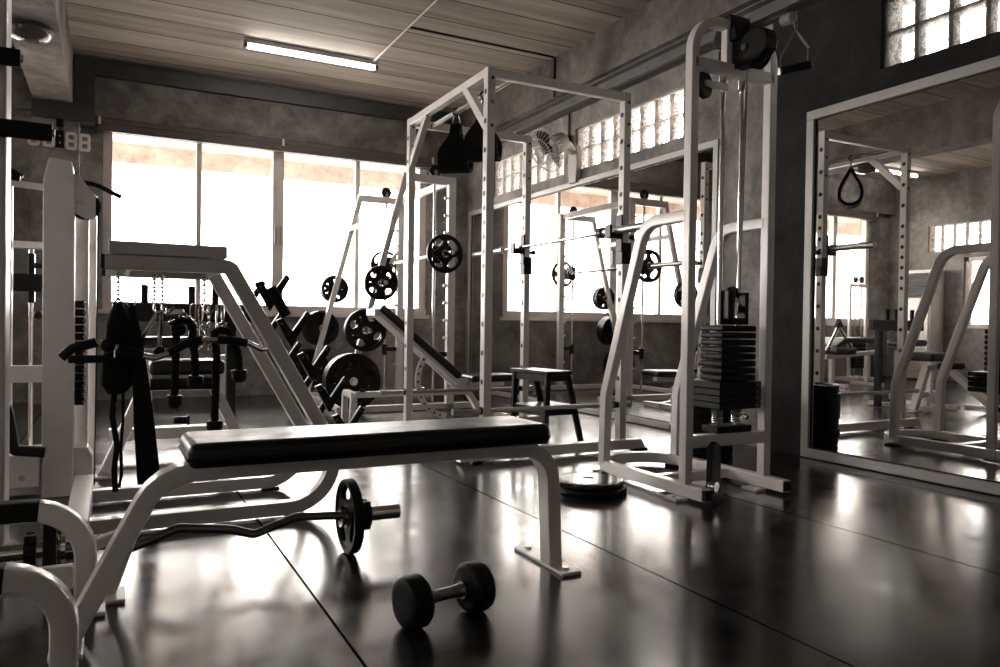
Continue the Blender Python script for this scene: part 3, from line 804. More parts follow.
t = thing('close_grip_handle', 'chrome close-grip handle with round black ends between the ropes', 'handle', (.29, 3.47, .7))
part('frame', MB().tube([(.22, 3.47, .80), (.30, 3.47, .83), (.36, 3.47, .76), (.34, 3.47, .72)], .010, .015, 10).tube([(.24, 3.47, .72), (.36, 3.47, .75)], .011), CHROME, t)
part('grip_end', MB().cyl((.262, 3.44, .775), (.262, 3.48, .775), .026), RUB, t)
part('crossbar', MB().bx(.21, .28, 3.455, 3.485, .835, .865), CHROME, t, .006)
part('eyelet', MB().tube([(.33 + .02 * math.cos(i * PI / 6), 3.47, .70 + .02 * math.sin(i * PI / 6)) for i in range(12)], .006, 0, 6, closed=True), CHROME, t)
for i, (x, z) in enumerate(((.31, .785), (.345, .80), (.375, .79))):
    snap_hook(x, 3.42, z, ['lower chrome clip', 'middle lower chrome clip', 'right lower chrome clip'][i] + ' tangled beside the close-grip handle', .2 + i)

# ================================================================== machine behind the slanted rack
t = thing('seated_machine', 'low white-framed machine with black pads and upright handles behind the rack', 'exercise machine', (.35, 4.8, 0))
part('base_beam', MB().bar([(.0, 4.95, .135), (.72, 4.95, .135)], .10, .07, (0, 1, 0)), WHITE, t)
for xs in ((.17, -.02, 4.34), (.55, .74, 4.72)):
    parts('leg', MB().bar([(xs[0], 4.72, .42), (xs[1], xs[2], .012)], .07, .06, (0, 1, 0)), WHITE, t)
    part('foot_plate', MB().bx(xs[1] - .06, xs[1] + .06, xs[2] - .05, xs[2] + .05, 0, .012), WHITE, t, .003)
part('top_beam', MB().bar([(.14, 4.72, .435), (.58, 4.72, .435)], .07, .05, (0, 1, 0)), WHITE, t)
parts('upright', MB().bar([(.20, 4.90, .012), (.20, 4.90, .60)], .05, .05, (0, 1, 0)).bar([(.62, 4.98, .012), (.62, 4.98, .60)], .05, .05, (0, 1, 0)), WHITE, t)
parts('foot_rail', MB().bar([(.20, 4.6, .03), (.20, 5.3, .03)], .05, .04, (1, 0, 0)).bar([(.62, 4.6, .03), (.62, 5.3, .03)], .05, .04, (1, 0, 0)), WHITE, t)
part('pad', MB().bx(.20, .60, 4.62, 4.90, .50, .585), VINYL, t, .025)
part('pad', MB().bx(.12, .50, 4.98, 5.2, .64, .71), VINYL, t, .025)
part('roller', MB().cyl((.2, 4.57, .455), (.56, 4.57, .455), .033), FOAM, t)
parts('cross_rail', MB().bar([(.02, 5.12, .86), (.86, 5.12, .86)], .05, .11, (0, 1, 0)), BLACK, t)
for x in (.19, .46, .60):
    part('handle_post', MB().cyl((x, 5.12, .80), (x, 5.12, 1.03), .021), FOAM, t)
part('rear_post', MB().bar([(.70, 5.14, .01), (.70, 5.14, .90)], .06, .06, (0, 1, 0)), BLACK, t)
parts('knob', MB().cyl((.33, 4.66, .24), (.40, 4.66, .24), .02).cyl((.40, 4.66, .24), (.41, 4.66, .24), .03), BLACK, t)

# ================================================================== cable column, far left
t = thing('cable_column', 'tall white boxed cable column with dark weight stack, left of the windows', 'cable machine', (-.2, 4.05, 0))
mb = MB()
mb.prism([(-.27, 0), (-.145, 0), (-.145, 1.44), (-.158, 1.535), (-.248, 1.545), (-.27, 1.44)], (0, 4.06, 0), (1, 0, 0), (0, 0, 1), .22)
part('shroud', mb, WHITE, t, .006)
part('base_foot', MB().bx(-.42, -.275, 3.90, 4.2, .06, .21).bx(-.42, -.12, 4.0, 4.12, .01, .07), WHITE, t, .008)
part('base_foot', MB().prism([(-.15, .02), (-.085, .02), (-.07, .05), (-.07, .17), (-.09, .21), (-.15, .21)], (0, 4.1, 0), (1, 0, 0), (0, 0, 1), .14), WHITE, t, .004)
part('floor_rail', MB().bar([(-.11, 3.95, .025), (-.11, 4.7, .025)], .05, .04, (1, 0, 0)), WHITE, t)
parts('bolt', MB().cyl((-.34, 3.90, .11), (-.34, 3.89, .11), .014, seg=8), STEEL, t)
part('pulley_cover', MB().prism([(-.158, 1.49), (-.125, 1.475), (-.085, 1.42), (-.062, 1.40), (-.062, 1.285), (-.10, 1.28), (-.155, 1.31)], (0, 4.0, 0), (1, 0, 0), (0, 0, 1), .012), WHITE, t, .003)
part('pulley', MB().lathe([(0, -.014), (.055, -.014), (.065, -.010), (.052, 0), (.065, .010), (.055, .014), (0, .014)], (-.105, 4.025, 1.345), (0, 1, 0), 24), BLACK, t)
part('pulley_bolt', MB().cyl((-.115, 3.995, 1.355), (-.115, 3.985, 1.355), .012, seg=10).cyl((-.137, 3.995, 1.355), (-.137, 3.992, 1.355), .006, seg=8), STEEL, t)
part('top_handle', MB().tube([(-.15, 4.02, 1.452), (-.08, 4.02, 1.45), (-.045, 4.02, 1.44), (.045, 4.0, 1.395)], .011, .03, 10), RUB, t)
part('guide_upright', MB().bar([(-.125, 4.22, .03), (-.125, 4.22, 1.36)], .05, .065, (0, 1, 0)), WHITE, t)
part('rear_upright', MB().bar([(-.078, 4.35, .0), (-.078, 4.35, 1.44)], .04, .035, (0, 1, 0)), WHITE, t)
part('guide_rod', MB().cyl((-.155, 4.12, .1), (-.155, 4.12, 1.3), .010, seg=12), CHROME, t)
for k in range(13):
    z = .405 + k * .0385
    p = part('stack_plate', MB().bx(-.165, -.105, 4.08, 4.16, z, z + .034), CAST, t, .005)
    part('selector_stud', MB().cyl((-.112, 4.075, z + .017), (-.100, 4.075, z + .017), .007, seg=8), CHROME, p)
parts('cable', MB().cyl((-.060, 4.06, .02), (-.050, 4.03, 1.34), .003, seg=6), BLACK, t)
parts('cross_beam', MB().bar([(-.50, 4.2, 1.455), (-.26, 4.2, 1.44)], .035, .03, (0, 1, 0)).bar([(-.46, 4.3, 1.17), (-.08, 4.3, 1.17)], .04, .035, (0, 1, 0)).bar([(-.46, 4.2, .55), (-.26, 4.2, .55)], .06, .08, (0, 1, 0)), WHITE, t)
part('side_post', MB().bar([(-.435, 4.25, 0), (-.435, 4.25, 1.47)], .045, .045, (0, 1, 0)), WHITE, t)
part('side_plate', MB().bx(-.285, -.268, 4.17, 4.23, .38, .66), WHITE, t, .003)
part('carriage_rod', MB().cyl((-.342, 4.32, .1), (-.342, 4.32, 1.17), .011, seg=12), CHROME, t)
parts('carriage', MB().bx(-.41, -.29, 4.27, 4.33, .945, 1.03).bx(-.352, -.325, 4.28, 4.33, .89, 1.13).bx(-.33, -.29, 4.29, 4.32, 1.06, 1.085), BLACK, t, .004)
part('pop_pin', MB().sph((-.305, 4.22, .83), .02).cyl((-.305, 4.22, .83), (-.27, 4.22, .83), .01), BLACK, t)
parts('grip', MB().tube([(-.50, 4.1, 1.485), (-.40, 4.1, 1.485), (-.365, 4.1, 1.46)], .016, .02, 10).tube([(-.42, 4.05, 1.455), (-.365, 4.05, 1.45)], .014, 0, 10), RUB, t)
pts = fillet([(-.54, 3.86, .47), (-.40, 3.86, .47), (-.365, 3.86, .24), (-.25, 3.86, .225)], [.10, .02], 8)
part('curved_guard', MB().bar(pts, .05, .045, (0, 1, 0), 0, .01), BLACK, t)

# ================================================================== near-left column with foam grips (cut by the frame)
t = thing('pullup_upright', 'blurred white post at the left edge with two black foam grips', 'pull-up tower', (-.36, 3.0, 0))
part('post', MB().bar([(-.365, 3.0, .012), (-.365, 3.0, 2.25)], .13, .125, (0, 1, 0), 0, .012), GREYP, t)
part('foot_plate', MB().bx(-.45, -.28, 2.9, 3.1, 0, .012), GREYP, t, .003)
g = part('foam_grip', MB().cyl((-.75, 2.9, 1.43), (-.172, 2.9, 1.43), .029), FOAM, t)
part('end_button', MB().cyl((-.173, 2.9, 1.43), (-.165, 2.9, 1.43), .014), CHROME, g)
g = part('foam_grip', MB().cyl((-.75, 2.9, 1.66), (-.262, 2.9, 1.66), .029), FOAM, t)
part('end_button', MB().cyl((-.263, 2.9, 1.66), (-.256, 2.9, 1.66), .014), CHROME, g)
parts('grip_arm', MB().bx(-.70, -.365, 2.90, 2.94, 1.41, 1.45).bx(-.70, -.365, 2.90, 2.94, 1.64, 1.68), BLACK, t, .003)

# ================================================================== smith machine
SN, SF = 6.55, 7.95
t = thing('smith_machine', 'white smith machine with slanted plate-storage tubes in front of the window', 'smith machine', (2.4, 7.25, 0))
for y, s in ((SN, -1), (SF, 1)):
    u = MB().bar([(2.87, y, .02), (2.87, y, 2.19)], .06, .075, (0, 1, 0))
    parts('upright', u, WHITE, t)
    part('slanted_tube', MB().bar([(2.41, y, 2.17), (1.845, y, .05)], .05, .055, (0, 1, 0)), WHITE, t)
    part('top_beam', MB().bar([(2.385, y, 2.16), (2.90, y, 2.16)], .055, .075, (0, 1, 0)), WHITE, t)
    part('base_beam', MB().bar([(1.78, y, .035), (3.25, y, .035)], .06, .055, (0, 1, 0)), WHITE, t)
    part('guide_rod', MB().cyl((2.70, y, .08), (2.70, y, 2.13), .013, seg=12), CHROME, t)
    mb = MB()
    for k in range(11):
        z = .35 + k * .165; mb.cyl((2.80, y - .0, z), (2.835, y, z), .014, seg=10)
    parts('catch_peg', mb, WHITE, t)
    b = part('safety_stop', MB().bx(2.69, 2.84, y - .02, y + .02, .50, .545).cyl((2.70, y, .455), (2.70, y, .56), .028).cyl((2.70, y, .56), (2.70, y, .575), .036), BLACK, t, .003)
    for (x, z) in ((2.155, 1.17), (2.015, .745), (1.885, .30)):
        part('storage_peg', MB().cyl((x, y, z), (x, y + s * .22, z), .022), CHROME, t)
    w_ = part('top_pulley', MB().lathe([(0, -.012), (.055, -.012), (.06, 0), (.055, .012), (0, .012)], (2.70, y + .0, 2.245), (0, 1, 0)), BLACK, t)
    part('pulley_bracket', MB().bx(2.685, 2.715, y - .02, y + .02, 2.19, 2.25), CHROME, w_, .002)
part('cross_tube', MB().bar([(2.31, SN, 1.82), (2.31, SF, 1.82)], .05, .05, (1, 0, 0)), WHITE, t)
part('cross_tube', MB().bar([(2.86, SN, 2.16), (2.86, SF, 2.16)], .05, .07, (1, 0, 0)), WHITE, t)
part('cross_tube', MB().bar([(1.84, SN, .035), (1.84, SF, .035)], .05, .05, (1, 0, 0)), WHITE, t)
sb = part('sliding_bar', MB().cyl((2.745, 6.28, 1.46), (2.745, 8.22, 1.46), .0145, seg=14).cyl((2.745, 6.22, 1.46), (2.745, 6.47, 1.46), .0245).cyl((2.745, 8.03, 1.46), (2.745, 8.28, 1.46), .0245), CHROME, t)
for y in (SN, SF):
    parts('slide_block', MB().bx(2.675, 2.78, y - .03, y + .03, 1.38, 1.54), BLACK, t, .004)
    part('bar_hook', MB().prism([(0, 0), (.03, .02), (.05, .10), (.10, .15), (.085, .175), (.025, .12), (-.02, .03)], (2.745, y + (.05 if y == SN else -.05), 1.44), (1, 0, 0), (0, 0, 1), .02), WHITE, t, .003)

sm = 'smith plates'
order = {1: ['single'], 2: ['outer', 'inner'], 3: ['outermost', 'middle', 'innermost'], 4: ['outermost', 'second outermost', 'third outermost', 'innermost']}
def peg_plates(x, y, z, s, n, Rr, th, pegname, ph=.4, nh=4):
    for k in range(n):
        yy = y + s * (.045 + (n - 1 - k) * (th + .002) + th / 2)
        plate_thing((x, yy, z), (0, s, 0), Rr * (1 if k == 0 else .985), th, '%s black weight plate on the %s' % (order[n][k], pegname), nh, ph + .5 * k, None, .0235, CHROME, 'weight plates on the ' + pegname)
peg_plates(2.155, SN, 1.17, -1, 2, .155, .030, 'near top storage peg of the smith machine', .5)
peg_plates(2.015, SN, .745, -1, 2, .19, .035, 'near middle storage peg of the smith machine', .9)
peg_plates(1.885, SN, .30, -1, 4, .245, .036, 'near bottom storage peg of the smith machine', .2)
peg_plates(2.155, SF, 1.17, 1, 3, .150, .030, 'far top storage peg of the smith machine', .6)
peg_plates(2.015, SF, .745, 1, 4, .19, .033, 'far middle storage peg of the smith machine', .3)
peg_plates(1.885, SF, .30, 1, 3, .225, .034, 'far bottom storage peg of the smith machine', .5)
plate_thing((2.745, 6.40, 1.46), (0, -1, 0), .180, .032, 'black four-hole plate on the near end of the smith machine bar', 4, .0 + PI / 4, None, .025)
plate_thing((2.745, 8.11, 1.46), (0, 1, 0), .165, .032, 'black four-hole plate on the far, window end of the smith bar', 4, PI / 4, None, .025)

# ================================================================== adjustable bench in front of the smith machine
t = thing('adjustable_bench', 'white adjustable bench with raised black backrest behind the squat rack', 'bench', (2.3, 5.85, 0))
YA = 5.85
part('backrest', MB().prism([(0, 0), (.905, 0), (.905, .062), (0, .062)], (2.60, YA, .345), (-.775, 0, .632), (.632, 0, .775), .27), VINYL, t, .018)
part('back_frame', MB().bar([(2.62, YA, .31), (1.88, YA, .915)], .20, .035, (0, 1, 0)).bx(1.865, 1.91, YA - .11, YA + .11, .87, .925), WHITE, t, .003)
part('seat', MB().prism([(0, 0), (.42, 0), (.42, .06), (0, .06)], (2.72, YA, .315), (1, 0, .02), (-.02, 0, 1), .28), VINYL, t, .018)
part('seat_frame', MB().bar([(2.60, YA, .285), (3.08, YA, .295)], .06, .04, (0, 1, 0)), WHITE, t)
arc = [(2.40 + .30 * math.cos(a), YA - .045, .33 + .31 * math.sin(a)) for a in [R(250 - 12 * i) for i in range(13)]]
arc = [(2.52 + .26 * math.cos(a), YA - .05, .34 + .30 * math.sin(a)) for a in [R(132 + 12.5 * i) for i in range(12)]]
mb = MB(); mb.bar(arc, .010, .05, (0, 1, 0), 0, .003); mb.mat(1)
for p in arc[1:-1]: mb.cyl((p[0], p[1] - .0048, p[2]), (p[0], p[1] - .0058, p[2]), .010, seg=10)
part('ladder_plate', mb, [WHITE, BLACK], t)
part('pop_pin', MB().cyl((2.30, YA - .05, .27), (2.30, YA - .12, .27), .018), BLACK, t)
part('prop', MB().bar([(2.60, YA, .29), (2.38, YA, .50)], .04, .03, (0, 1, 0)), WHITE, t)
part('main_rail', MB().bar([(1.70, YA, .235), (2.74, YA, .235), (2.86, YA, .05), (3.05, YA, .03)], .06, .05, (0, 1, 0), .08), WHITE, t)
part('front_arch', MB().bar([(1.66, YA - .21, .0), (1.68, YA - .19, .245), (1.72, YA + .19, .245), (1.72, YA + .21, .0)], .05, .05, (1, 0, 0), .07), WHITE, t)
part('rear_foot', MB().bar([(3.0, YA - .24, .03), (3.0, YA + .24, .03)], .05, .05, (1, 0, 0)), WHITE, t)
part('hinge', MB().prism([(-.10, -.03), (.12, -.03), (.14, .03), (-.04, .05)], (2.66, YA - .04, .305), (1, 0, 0), (0, 0, 1), .008), WHITE, t, .002)
parts('bolt', MB().cyl((2.62, YA - .044, .30), (2.62, YA - .052, .30), .014, seg=10).cyl((2.72, YA - .044, .30), (2.72, YA - .052, .30), .014, seg=10), STEEL, t)
parts('knob', MB().cyl((1.79, YA - .05, .26), (1.79, YA - .05, .285), .02), BLACK, t)

# ================================================================== squat rack
XA, XB, YF, YR, ZT = 1.99, 2.985, 4.0, 5.3, 2.335
t = thing('squat_rack', 'tall white four-post squat rack with drilled posts in the middle', 'squat rack', ((XA + XB) / 2, (YF + YR) / 2, 0))
for x in (XA, XB):
    for y in (YF, YR):
        mb = MB().bar([(x, y, .03), (x, y, ZT)], .058, .052, (0, 1, 0), 0, .004); mb.mat(1)
        for z in [.30 + .172 * k for k in range(12)] + [1.246, 1.418, 1.59]:
            for s in (-1, 1): mb.cyl((x + s * .0255, y, z), (x + s * .0268, y, z), .0165, seg=14)
        parts('upright', mb, [WHITE, BLACK], t)
        mb = MB(); yy = y - .029
        for z in (2.27, 2.13, 1.99): mb.cyl((x + .004, yy, z), (x + .004, yy - .007, z), .010, seg=8)
        parts('bolt', mb, DSTEEL, t)
for y in (YF, YR):
    part('top_beam', MB().bar([(XA, y, ZT - .028), (XB, y, ZT - .028)], .05, .055, (0, 1, 0)), WHITE, t)
    part('base_beam', MB().prism([(-.19, .012), (XB - XA + .17, .012), (XB - XA + .13, .075), (-.15, .075)], (XA, y - .03, 0), (1, 0, 0), (0, 0, 1), .058), WHITE, t, .003)
    parts('rubber_foot', MB().bx(XA - .10, XA - .04, y - .05, y - .01, 0, .014).bx(XB + .07, XB + .19, y - .05, y - .01, 0, .014), RUB, t)
    # pin bar through the holes of the two posts
    c = part('safety_bar', MB().cyl((XA - .20, y - .0, .30), (XB + .06, y - .0, .30), .0135), STEEL, t, label='steel safety bar')
    parts('bar_end', MB().cyl((XA - .215, y, .30), (XA - .16, y, .30), .019).cyl((XB + .055, y, .30), (XB + .075, y, .30), .021), STEEL, c)
    parts('bar_collar', MB().cyl((XA - .035, y, .30), (XA - .02, y, .30), .024).cyl((XB - .06, y, .30), (XB - .03, y, .30), .022), BLACK, c)
for x in (XA,):
    part('side_beam', MB().bar([(x, YF, ZT - .025), (x, YR, ZT - .025)], .05, .05, (1, 0, 0)), WHITE, t)
    part('diagonal_brace', MB().bar([(x, YF + .32, ZT - .04), (x, YF + .02, ZT - .34)], .045, .055, (1, 0, 0)), WHITE, t)
    part('diagonal_brace', MB().bar([(x, YR - .32, ZT - .04), (x, YR - .02, ZT - .34)], .045, .055, (1, 0, 0)), WHITE, t)
part('pullup_bar', MB().tube([(2.15, YF, ZT - .035), (2.15, YR, ZT - .035)], .017), GUN, t)
for y in (YF, YR):
    j = part('bar_cradle', MB().bx(XB - .036, XB + .036, y - .036, y + .036, 1.22, 1.36).bx(XB - .12, XB - .03, y - .03, y + .03, 1.385, 1.42).bx(XB - .128, XB - .112, y - .03, y + .03, 1.385, 1.47).bx(XB - .04, XB - .028, y - .032, y + .032, 1.30, 1.54), BLACK, t, .003, label='black bar cradle')
    part('cradle_pin', MB().cyl((XB + .02, y, 1.40), (XB + .075, y, 1.40), .013).cyl((XB + .06, y, 1.40), (XB + .08, y, 1.40), .019), BLACK, j)

bx_, bz = XB - .072, 1.435
t = thing('barbell', 'long empty chrome barbell resting in the cradles of the squat rack', 'barbell', (bx_, 4.9, bz))
part('shaft', MB().cyl((bx_, 4.02, bz), (bx_, 5.62, bz), .0145, seg=14), CHROME, t)
for s, y0_, y1_ in ((-1, 4.12, 3.60), (1, 5.58, 6.12)):
    c = part('sleeve', MB().cyl((bx_, y0_, bz), (bx_, y1_, bz), .025), STEEL, t)
    part('sleeve_collar', MB().cyl((bx_, y0_ - s * .04, bz), (bx_, y0_, bz), .037), BLACK if s < 0 else STEEL, c)

def hanging_sling(y, label, wide, turn, x=2.15):
    t = thing('ab_sling', label, 'sling', (x, y, 1.88), turn, None)
    zt, zb = 2.21, 1.885; k = 36; pts = []; c0 = V((x, y, 0)); Mx = Matrix.Rotation(turn, 3, 'Z')
    for i in range(k):
        a = 2 * PI * i / k; u = (1 - math.cos(a)) / 2
        sm = max(0, min(1, (u - .22) / .45)); sm = sm * sm * (3 - 2 * sm)
        if wide: pts.append((.125 * math.sin(a) * (u ** .7), zt + (zb - zt) * u, .038 + .068 * sm))
        else: pts.append((.15 * math.sin(a) * (u ** .7), zt + (zb - zt) * u, .030 + .012 * sm))
    vs = []; th = .013 if wide else .013
    for i, (py, pz, w) in enumerate(pts):
        q = V((0, pts[(i + 1) % k][0] - pts[i - 1][0], pts[(i + 1) % k][1] - pts[i - 1][1])).normalized(); n = V((0, q.z, -q.y)) * th
        c = V((0, py, pz)); e = V((w, 0, 0))
        vs += [c0 + Mx @ p for p in (c - e - n, c + e - n, c + e + n, c - e + n)]
    fs = []
    for i in range(k):
        for j in range(4): fs.append((4 * i + j, 4 * i + (j + 1) % 4, 4 * ((i + 1) % k) + (j + 1) % 4, 4 * ((i + 1) % k) + j))
    part('webbing_loop', MB().add(vs, fs), CLOTH, t, smooth=60)
    for s in (-1, 1):
        q = [c0 + Mx @ V((s * d, 0, z)) for d, z in ((.022, 2.20), (.028, 2.24), (.016, 2.285), (.010, 2.30))]
        part('carabiner', MB().tube(q, .0045, .01, 6), CHROME, t)
        p = c0 + Mx @ V((s * .018, -.03, 2.16)); parts('rivet', MB().sph(p, .007, n=5), CHROME, t)
    part('hanger_loop', MB().tube([(x + .026 * math.cos(i * PI / 6), y, ZT - .035 + .026 * math.sin(i * PI / 6)) for i in range(12)], .006, 0, 6, closed=True), BLACK, t)
hanging_sling(4.84, 'black webbing ab sling hanging left of the near rack post', True, R(-38))
hanging_sling(4.40, 'black teardrop ab sling half hidden behind the near left rack post', True, R(-38))

# ================================================================== step stool
t = thing('step_stool', 'black wooden two-step stool inside the squat rack', 'step stool', (2.72, 4.55, 0))
A0, B0 = V((2.62, 4.29, 0)), V((2.90, 4.33, 0))      # front feet line; long direction runs away from the camera
# local frame: u = across the treads (towards the right), v = along the treads (away, left)
u = V((.990, .141, 0)); v = V((-.141, .990, 0)); o = V((2.60, 4.30, 0))
def sp(a, b, z): return o + u * a + v * b + V((0, 0, z))
def board(a0, a1, b0, b1, z, th): 
    mb = MB(); q = [sp(a0, b0, z), sp(a1, b0, z), sp(a1, b1, z), sp(a0, b1, z)]
    return mb.add(q + [p + V((0, 0, th)) for p in q], [(0, 3, 2, 1), (4, 5, 6, 7), (0, 1, 5, 4), (1, 2, 6, 5), (2, 3, 7, 6), (3, 0, 4, 7)])
LT = .40
part('top_step', board(-.01, .215, -.01, LT + .01, .478, .026), WOODB, t, .005)
part('lower_step', board(.0, .335, .012, LT - .012, .235, .022), WOODB, t, .004)
for b in (.018, LT - .018):
    parts('leg', MB().bar([sp(.02, b, .478), sp(.00, b, 0)], .028, .042, v), WOODB, t)
    parts('leg', MB().bar([sp(.19, b, .478), sp(.325, b, 0)], .028, .042, v), WOODB, t)
    parts('side_rail', MB().bar([sp(.02, b, .455), sp(.19, b, .455)], .022, .045, v).bar([sp(.01, b, .218), sp(.26, b, .218)], .022, .034, v), WOODB, t)
parts('cross_rail', MB().bar([sp(.02, .02, .452), sp(.02, LT - .02, .452)], .02, .045, u).bar([sp(.19, .02, .452), sp(.19, LT - .02, .452)], .02, .045, u).bar([sp(.01, .02, .215), sp(.01, LT - .02, .215)], .02, .035, u), WOODB, t)

# ================================================================== cable tower on the right
t = thing('cable_tower', 'white arched cable tower with black weight stack, right of centre', 'cable machine', (2.69, 2.9, 0))
xl, xr, yt = 2.430, 2.940, 2.74
part('arch_frame', MB().bar([(xl, yt, .06), (xl, yt, 2.275), (xr, yt, 2.275), (xr, yt, .06)], .050, .046, (0, 1, 0), .15, .006, 10), WHITE, t)
part('crossbar', MB().bar([(xl, yt, 2.065), (xr, yt, 2.065)], .05, .055, (0, 1, 0)), WHITE, t)
part('crossbar', MB().bar([(xl, yt, .272), (xr, yt, .272)], .055, .06, (0, 1, 0)), WHITE, t)
part('base_loop', MB().bar([(xl, 2.60, .045), (xl, 3.56, .045), (xr, 3.56, .045), (xr, 2.59, .045)], .06, .055, (0, 0, 1), .24, .008, 10), WHITE, t)
part('base_cross', MB().bar([(xl, 2.98, .045), (xr, 2.98, .045)], .05, .05, (0, 1, 0)), WHITE, t)
for x in (xl, xr):
    parts('leg', MB().bar([(x, 2.75, 1.345), (x, 3.07, 1.345), (x, 3.39, .44), (x, 3.40, .06)], .05, .055, (1, 0, 0), [.14, .10], .008), WHITE, t)
    part('end_cap', MB().bx(x - .024, x + .024, 2.583, 2.601, .022, .068), BLACK, t, .002)
    parts('floor_tab', MB().bx(x - .09, x - .02, 2.70, 2.80, 0, .014).cyl((x - .06, 2.75, .014), (x - .06, 2.75, .02), .010, seg=10), WHITE, t, .002)
    parts('floor_tab', MB().bx(x - .05, x + .05, 3.36, 3.44, 0, .018), RUB, t, .002)
gx = (2.658, 2.785)
for x in gx:
    part('guide_rod', MB().cyl((x, 2.775, .33), (x, 2.775, 2.05), .0125, seg=14), CHROME, t)
    part('rod_socket', MB().cyl((x, 2.775, 2.0), (x, 2.775, 2.05), .021, seg=14), CHROME, t)
    q = []
    for i in range(97): q.append((x + .024 * math.cos(i * PI / 8), 2.775 + .024 * math.sin(i * PI / 8), .345 + .07 * i / 96))
    parts('spring', MB().tube(q, .004, 0, 6), STEEL, t)
part('spring_base', MB().bx(gx[0] - .05, gx[1] + .05, 2.72, 2.83, .302, .335), RUB, t, .004)
for k in range(4):
    z = .420 + k * .0335
    p = part('stack_plate', MB().bx(2.595, 2.868, 2.695, 2.94, z, z + .031), CAST, t, .003)
    part('number', MB().text('50 60 70 80'.split()[3 - k], .024, (2.842, 2.6945, z + .016), (1, 0, 0), (0, 0, 1)), LETTER, p)
for k in range(8):
    z = .556 + k * .0345
    p = part('stack_plate', MB().bx(2.612, 2.838, 2.70, 2.86, z, z + .030), CAST, t, .010)
    part('selector_slot', MB().bx(2.806, 2.826, 2.697, 2.703, z + .006, z + .024), BLACK, p)
parts('carriage', MB().bx(2.665, 2.700, 2.72, 2.80, .832, 1.00).bx(2.775, 2.80, 2.72, 2.80, .832, .99).bx(2.665, 2.80, 2.72, 2.80, .832, .865), BLACK, t, .003)
pw = part('carriage_pulley', MB().lathe([(.03, -.010), (.062, -.014), (.066, -.008), (.057, 0), (.066, .008), (.062, .014), (.03, .010), (.03, -.010)], (2.738, 2.77, .955), (.35, -.94, 0), 28), RUB, t)
part('pulley_shackle', MB().cyl((2.722, 2.735, .875), (2.722, 2.735, .945), .012).sph((2.722, 2.735, .952), .014), CHROME, pw)
part('selector_pin', MB().cyl((2.72, 2.70, .40), (2.72, 2.64, .385), .006).cyl((2.72, 2.66, .395), (2.72, 2.64, .385), .011), CHROME, t)
# swivel head
part('swivel_head', MB().prism([(2.83, 2.075), (2.83, 2.185), (2.70, 2.20), (2.63, 2.225), (2.57, 2.225), (2.53, 2.20), (2.51, 2.15), (2.52, 2.11), (2.57, 2.075), (2.66, 2.065)], (2.705, 0, 0), (0, 1, 0), (0, 0, 1), .07), BLACK, t, .006)
parts('head_bolt', MB().cyl((2.670, 2.65, 2.15), (2.660, 2.65, 2.15), .017, seg=12).cyl((2.657, 2.78, 2.24), (2.648, 2.78, 2.24), .014, seg=12), CHROME, t)
part('head_bracket', MB().prism([(2.68, 2.195), (2.83, 2.195), (2.83, 2.24), (2.79, 2.33), (2.72, 2.33), (2.68, 2.27)], (2.70, 0, 0), (0, 1, 0), (0, 0, 1), .12), BLACK, t, .005)
part('head_post', MB().bx(2.625, 2.66, 2.72, 2.76, 2.09, 2.26), WHITE, t, .003)
part('head_wheel', MB().lathe([(0, -.016), (.058, -.016), (.064, -.012), (.054, 0), (.064, .012), (.058, .016), (0, .016)], (2.715, 2.60, 2.105), (1, 0, 0)), RUB, t)
part('arm_rail', MB().bar([(2.74, 2.85, 2.265), (2.74, 2.46, 2.265)], .03, .03, (1, 0, 0)), DSTEEL, t)
part('cable_stop', MB().cyl((2.72, 2.47, 2.22), (2.72, 2.41, 2.218), .026).cyl((2.72, 2.41, 2.218), (2.72, 2.402, 2.218), .013), GREYD, t, .004)
part('guide_pulley', MB().lathe([(0, -.012), (.06, -.014), (.066, -.010), (.055, 0), (.066, .010), (.06, .014), (0, .012)], (2.535, 2.775, 1.985), (.35, -.94, 0)), RUB, t)
part('pulley_bracket', MB().prism([(-.02, -.014), (.12, -.02), (.12, .02), (-.02, .014), (-.03, 0)], (2.545, 2.755, 1.987), (1, 0, 0), (0, 0, 1), .008).cyl((2.537, 2.751, 1.987), (2.537, 2.742, 1.987), .014, seg=10), WHITE, t)
parts('cable', MB().cyl((2.490, 2.80, .30), (2.486, 2.78, 1.98), .003, seg=6).cyl((2.722, 2.735, .95), (2.722, 2.68, 2.12), .003, seg=6).cyl((2.80, 2.78, .96), (2.80, 2.76, 2.03), .003, seg=6), simple('grey_cable', (.12, .11, .10), .4), t)
lp = part('low_pulley_arm', MB().prism([(-.05, -.02), (.05, -.02), (.045, .20), (.0, .225), (-.045, .20)], (2.53, 2.66, .055), (.94, .34, 0), (0, 0, 1), .03), BLACK, t, .004)
part('low_wheel', MB().lathe([(0, -.018), (.025, -.018), (.03, 0), (.025, .018), (0, .018)], (2.50, 2.63, .075), (.34, -.94, 0)), CHROME, lp)

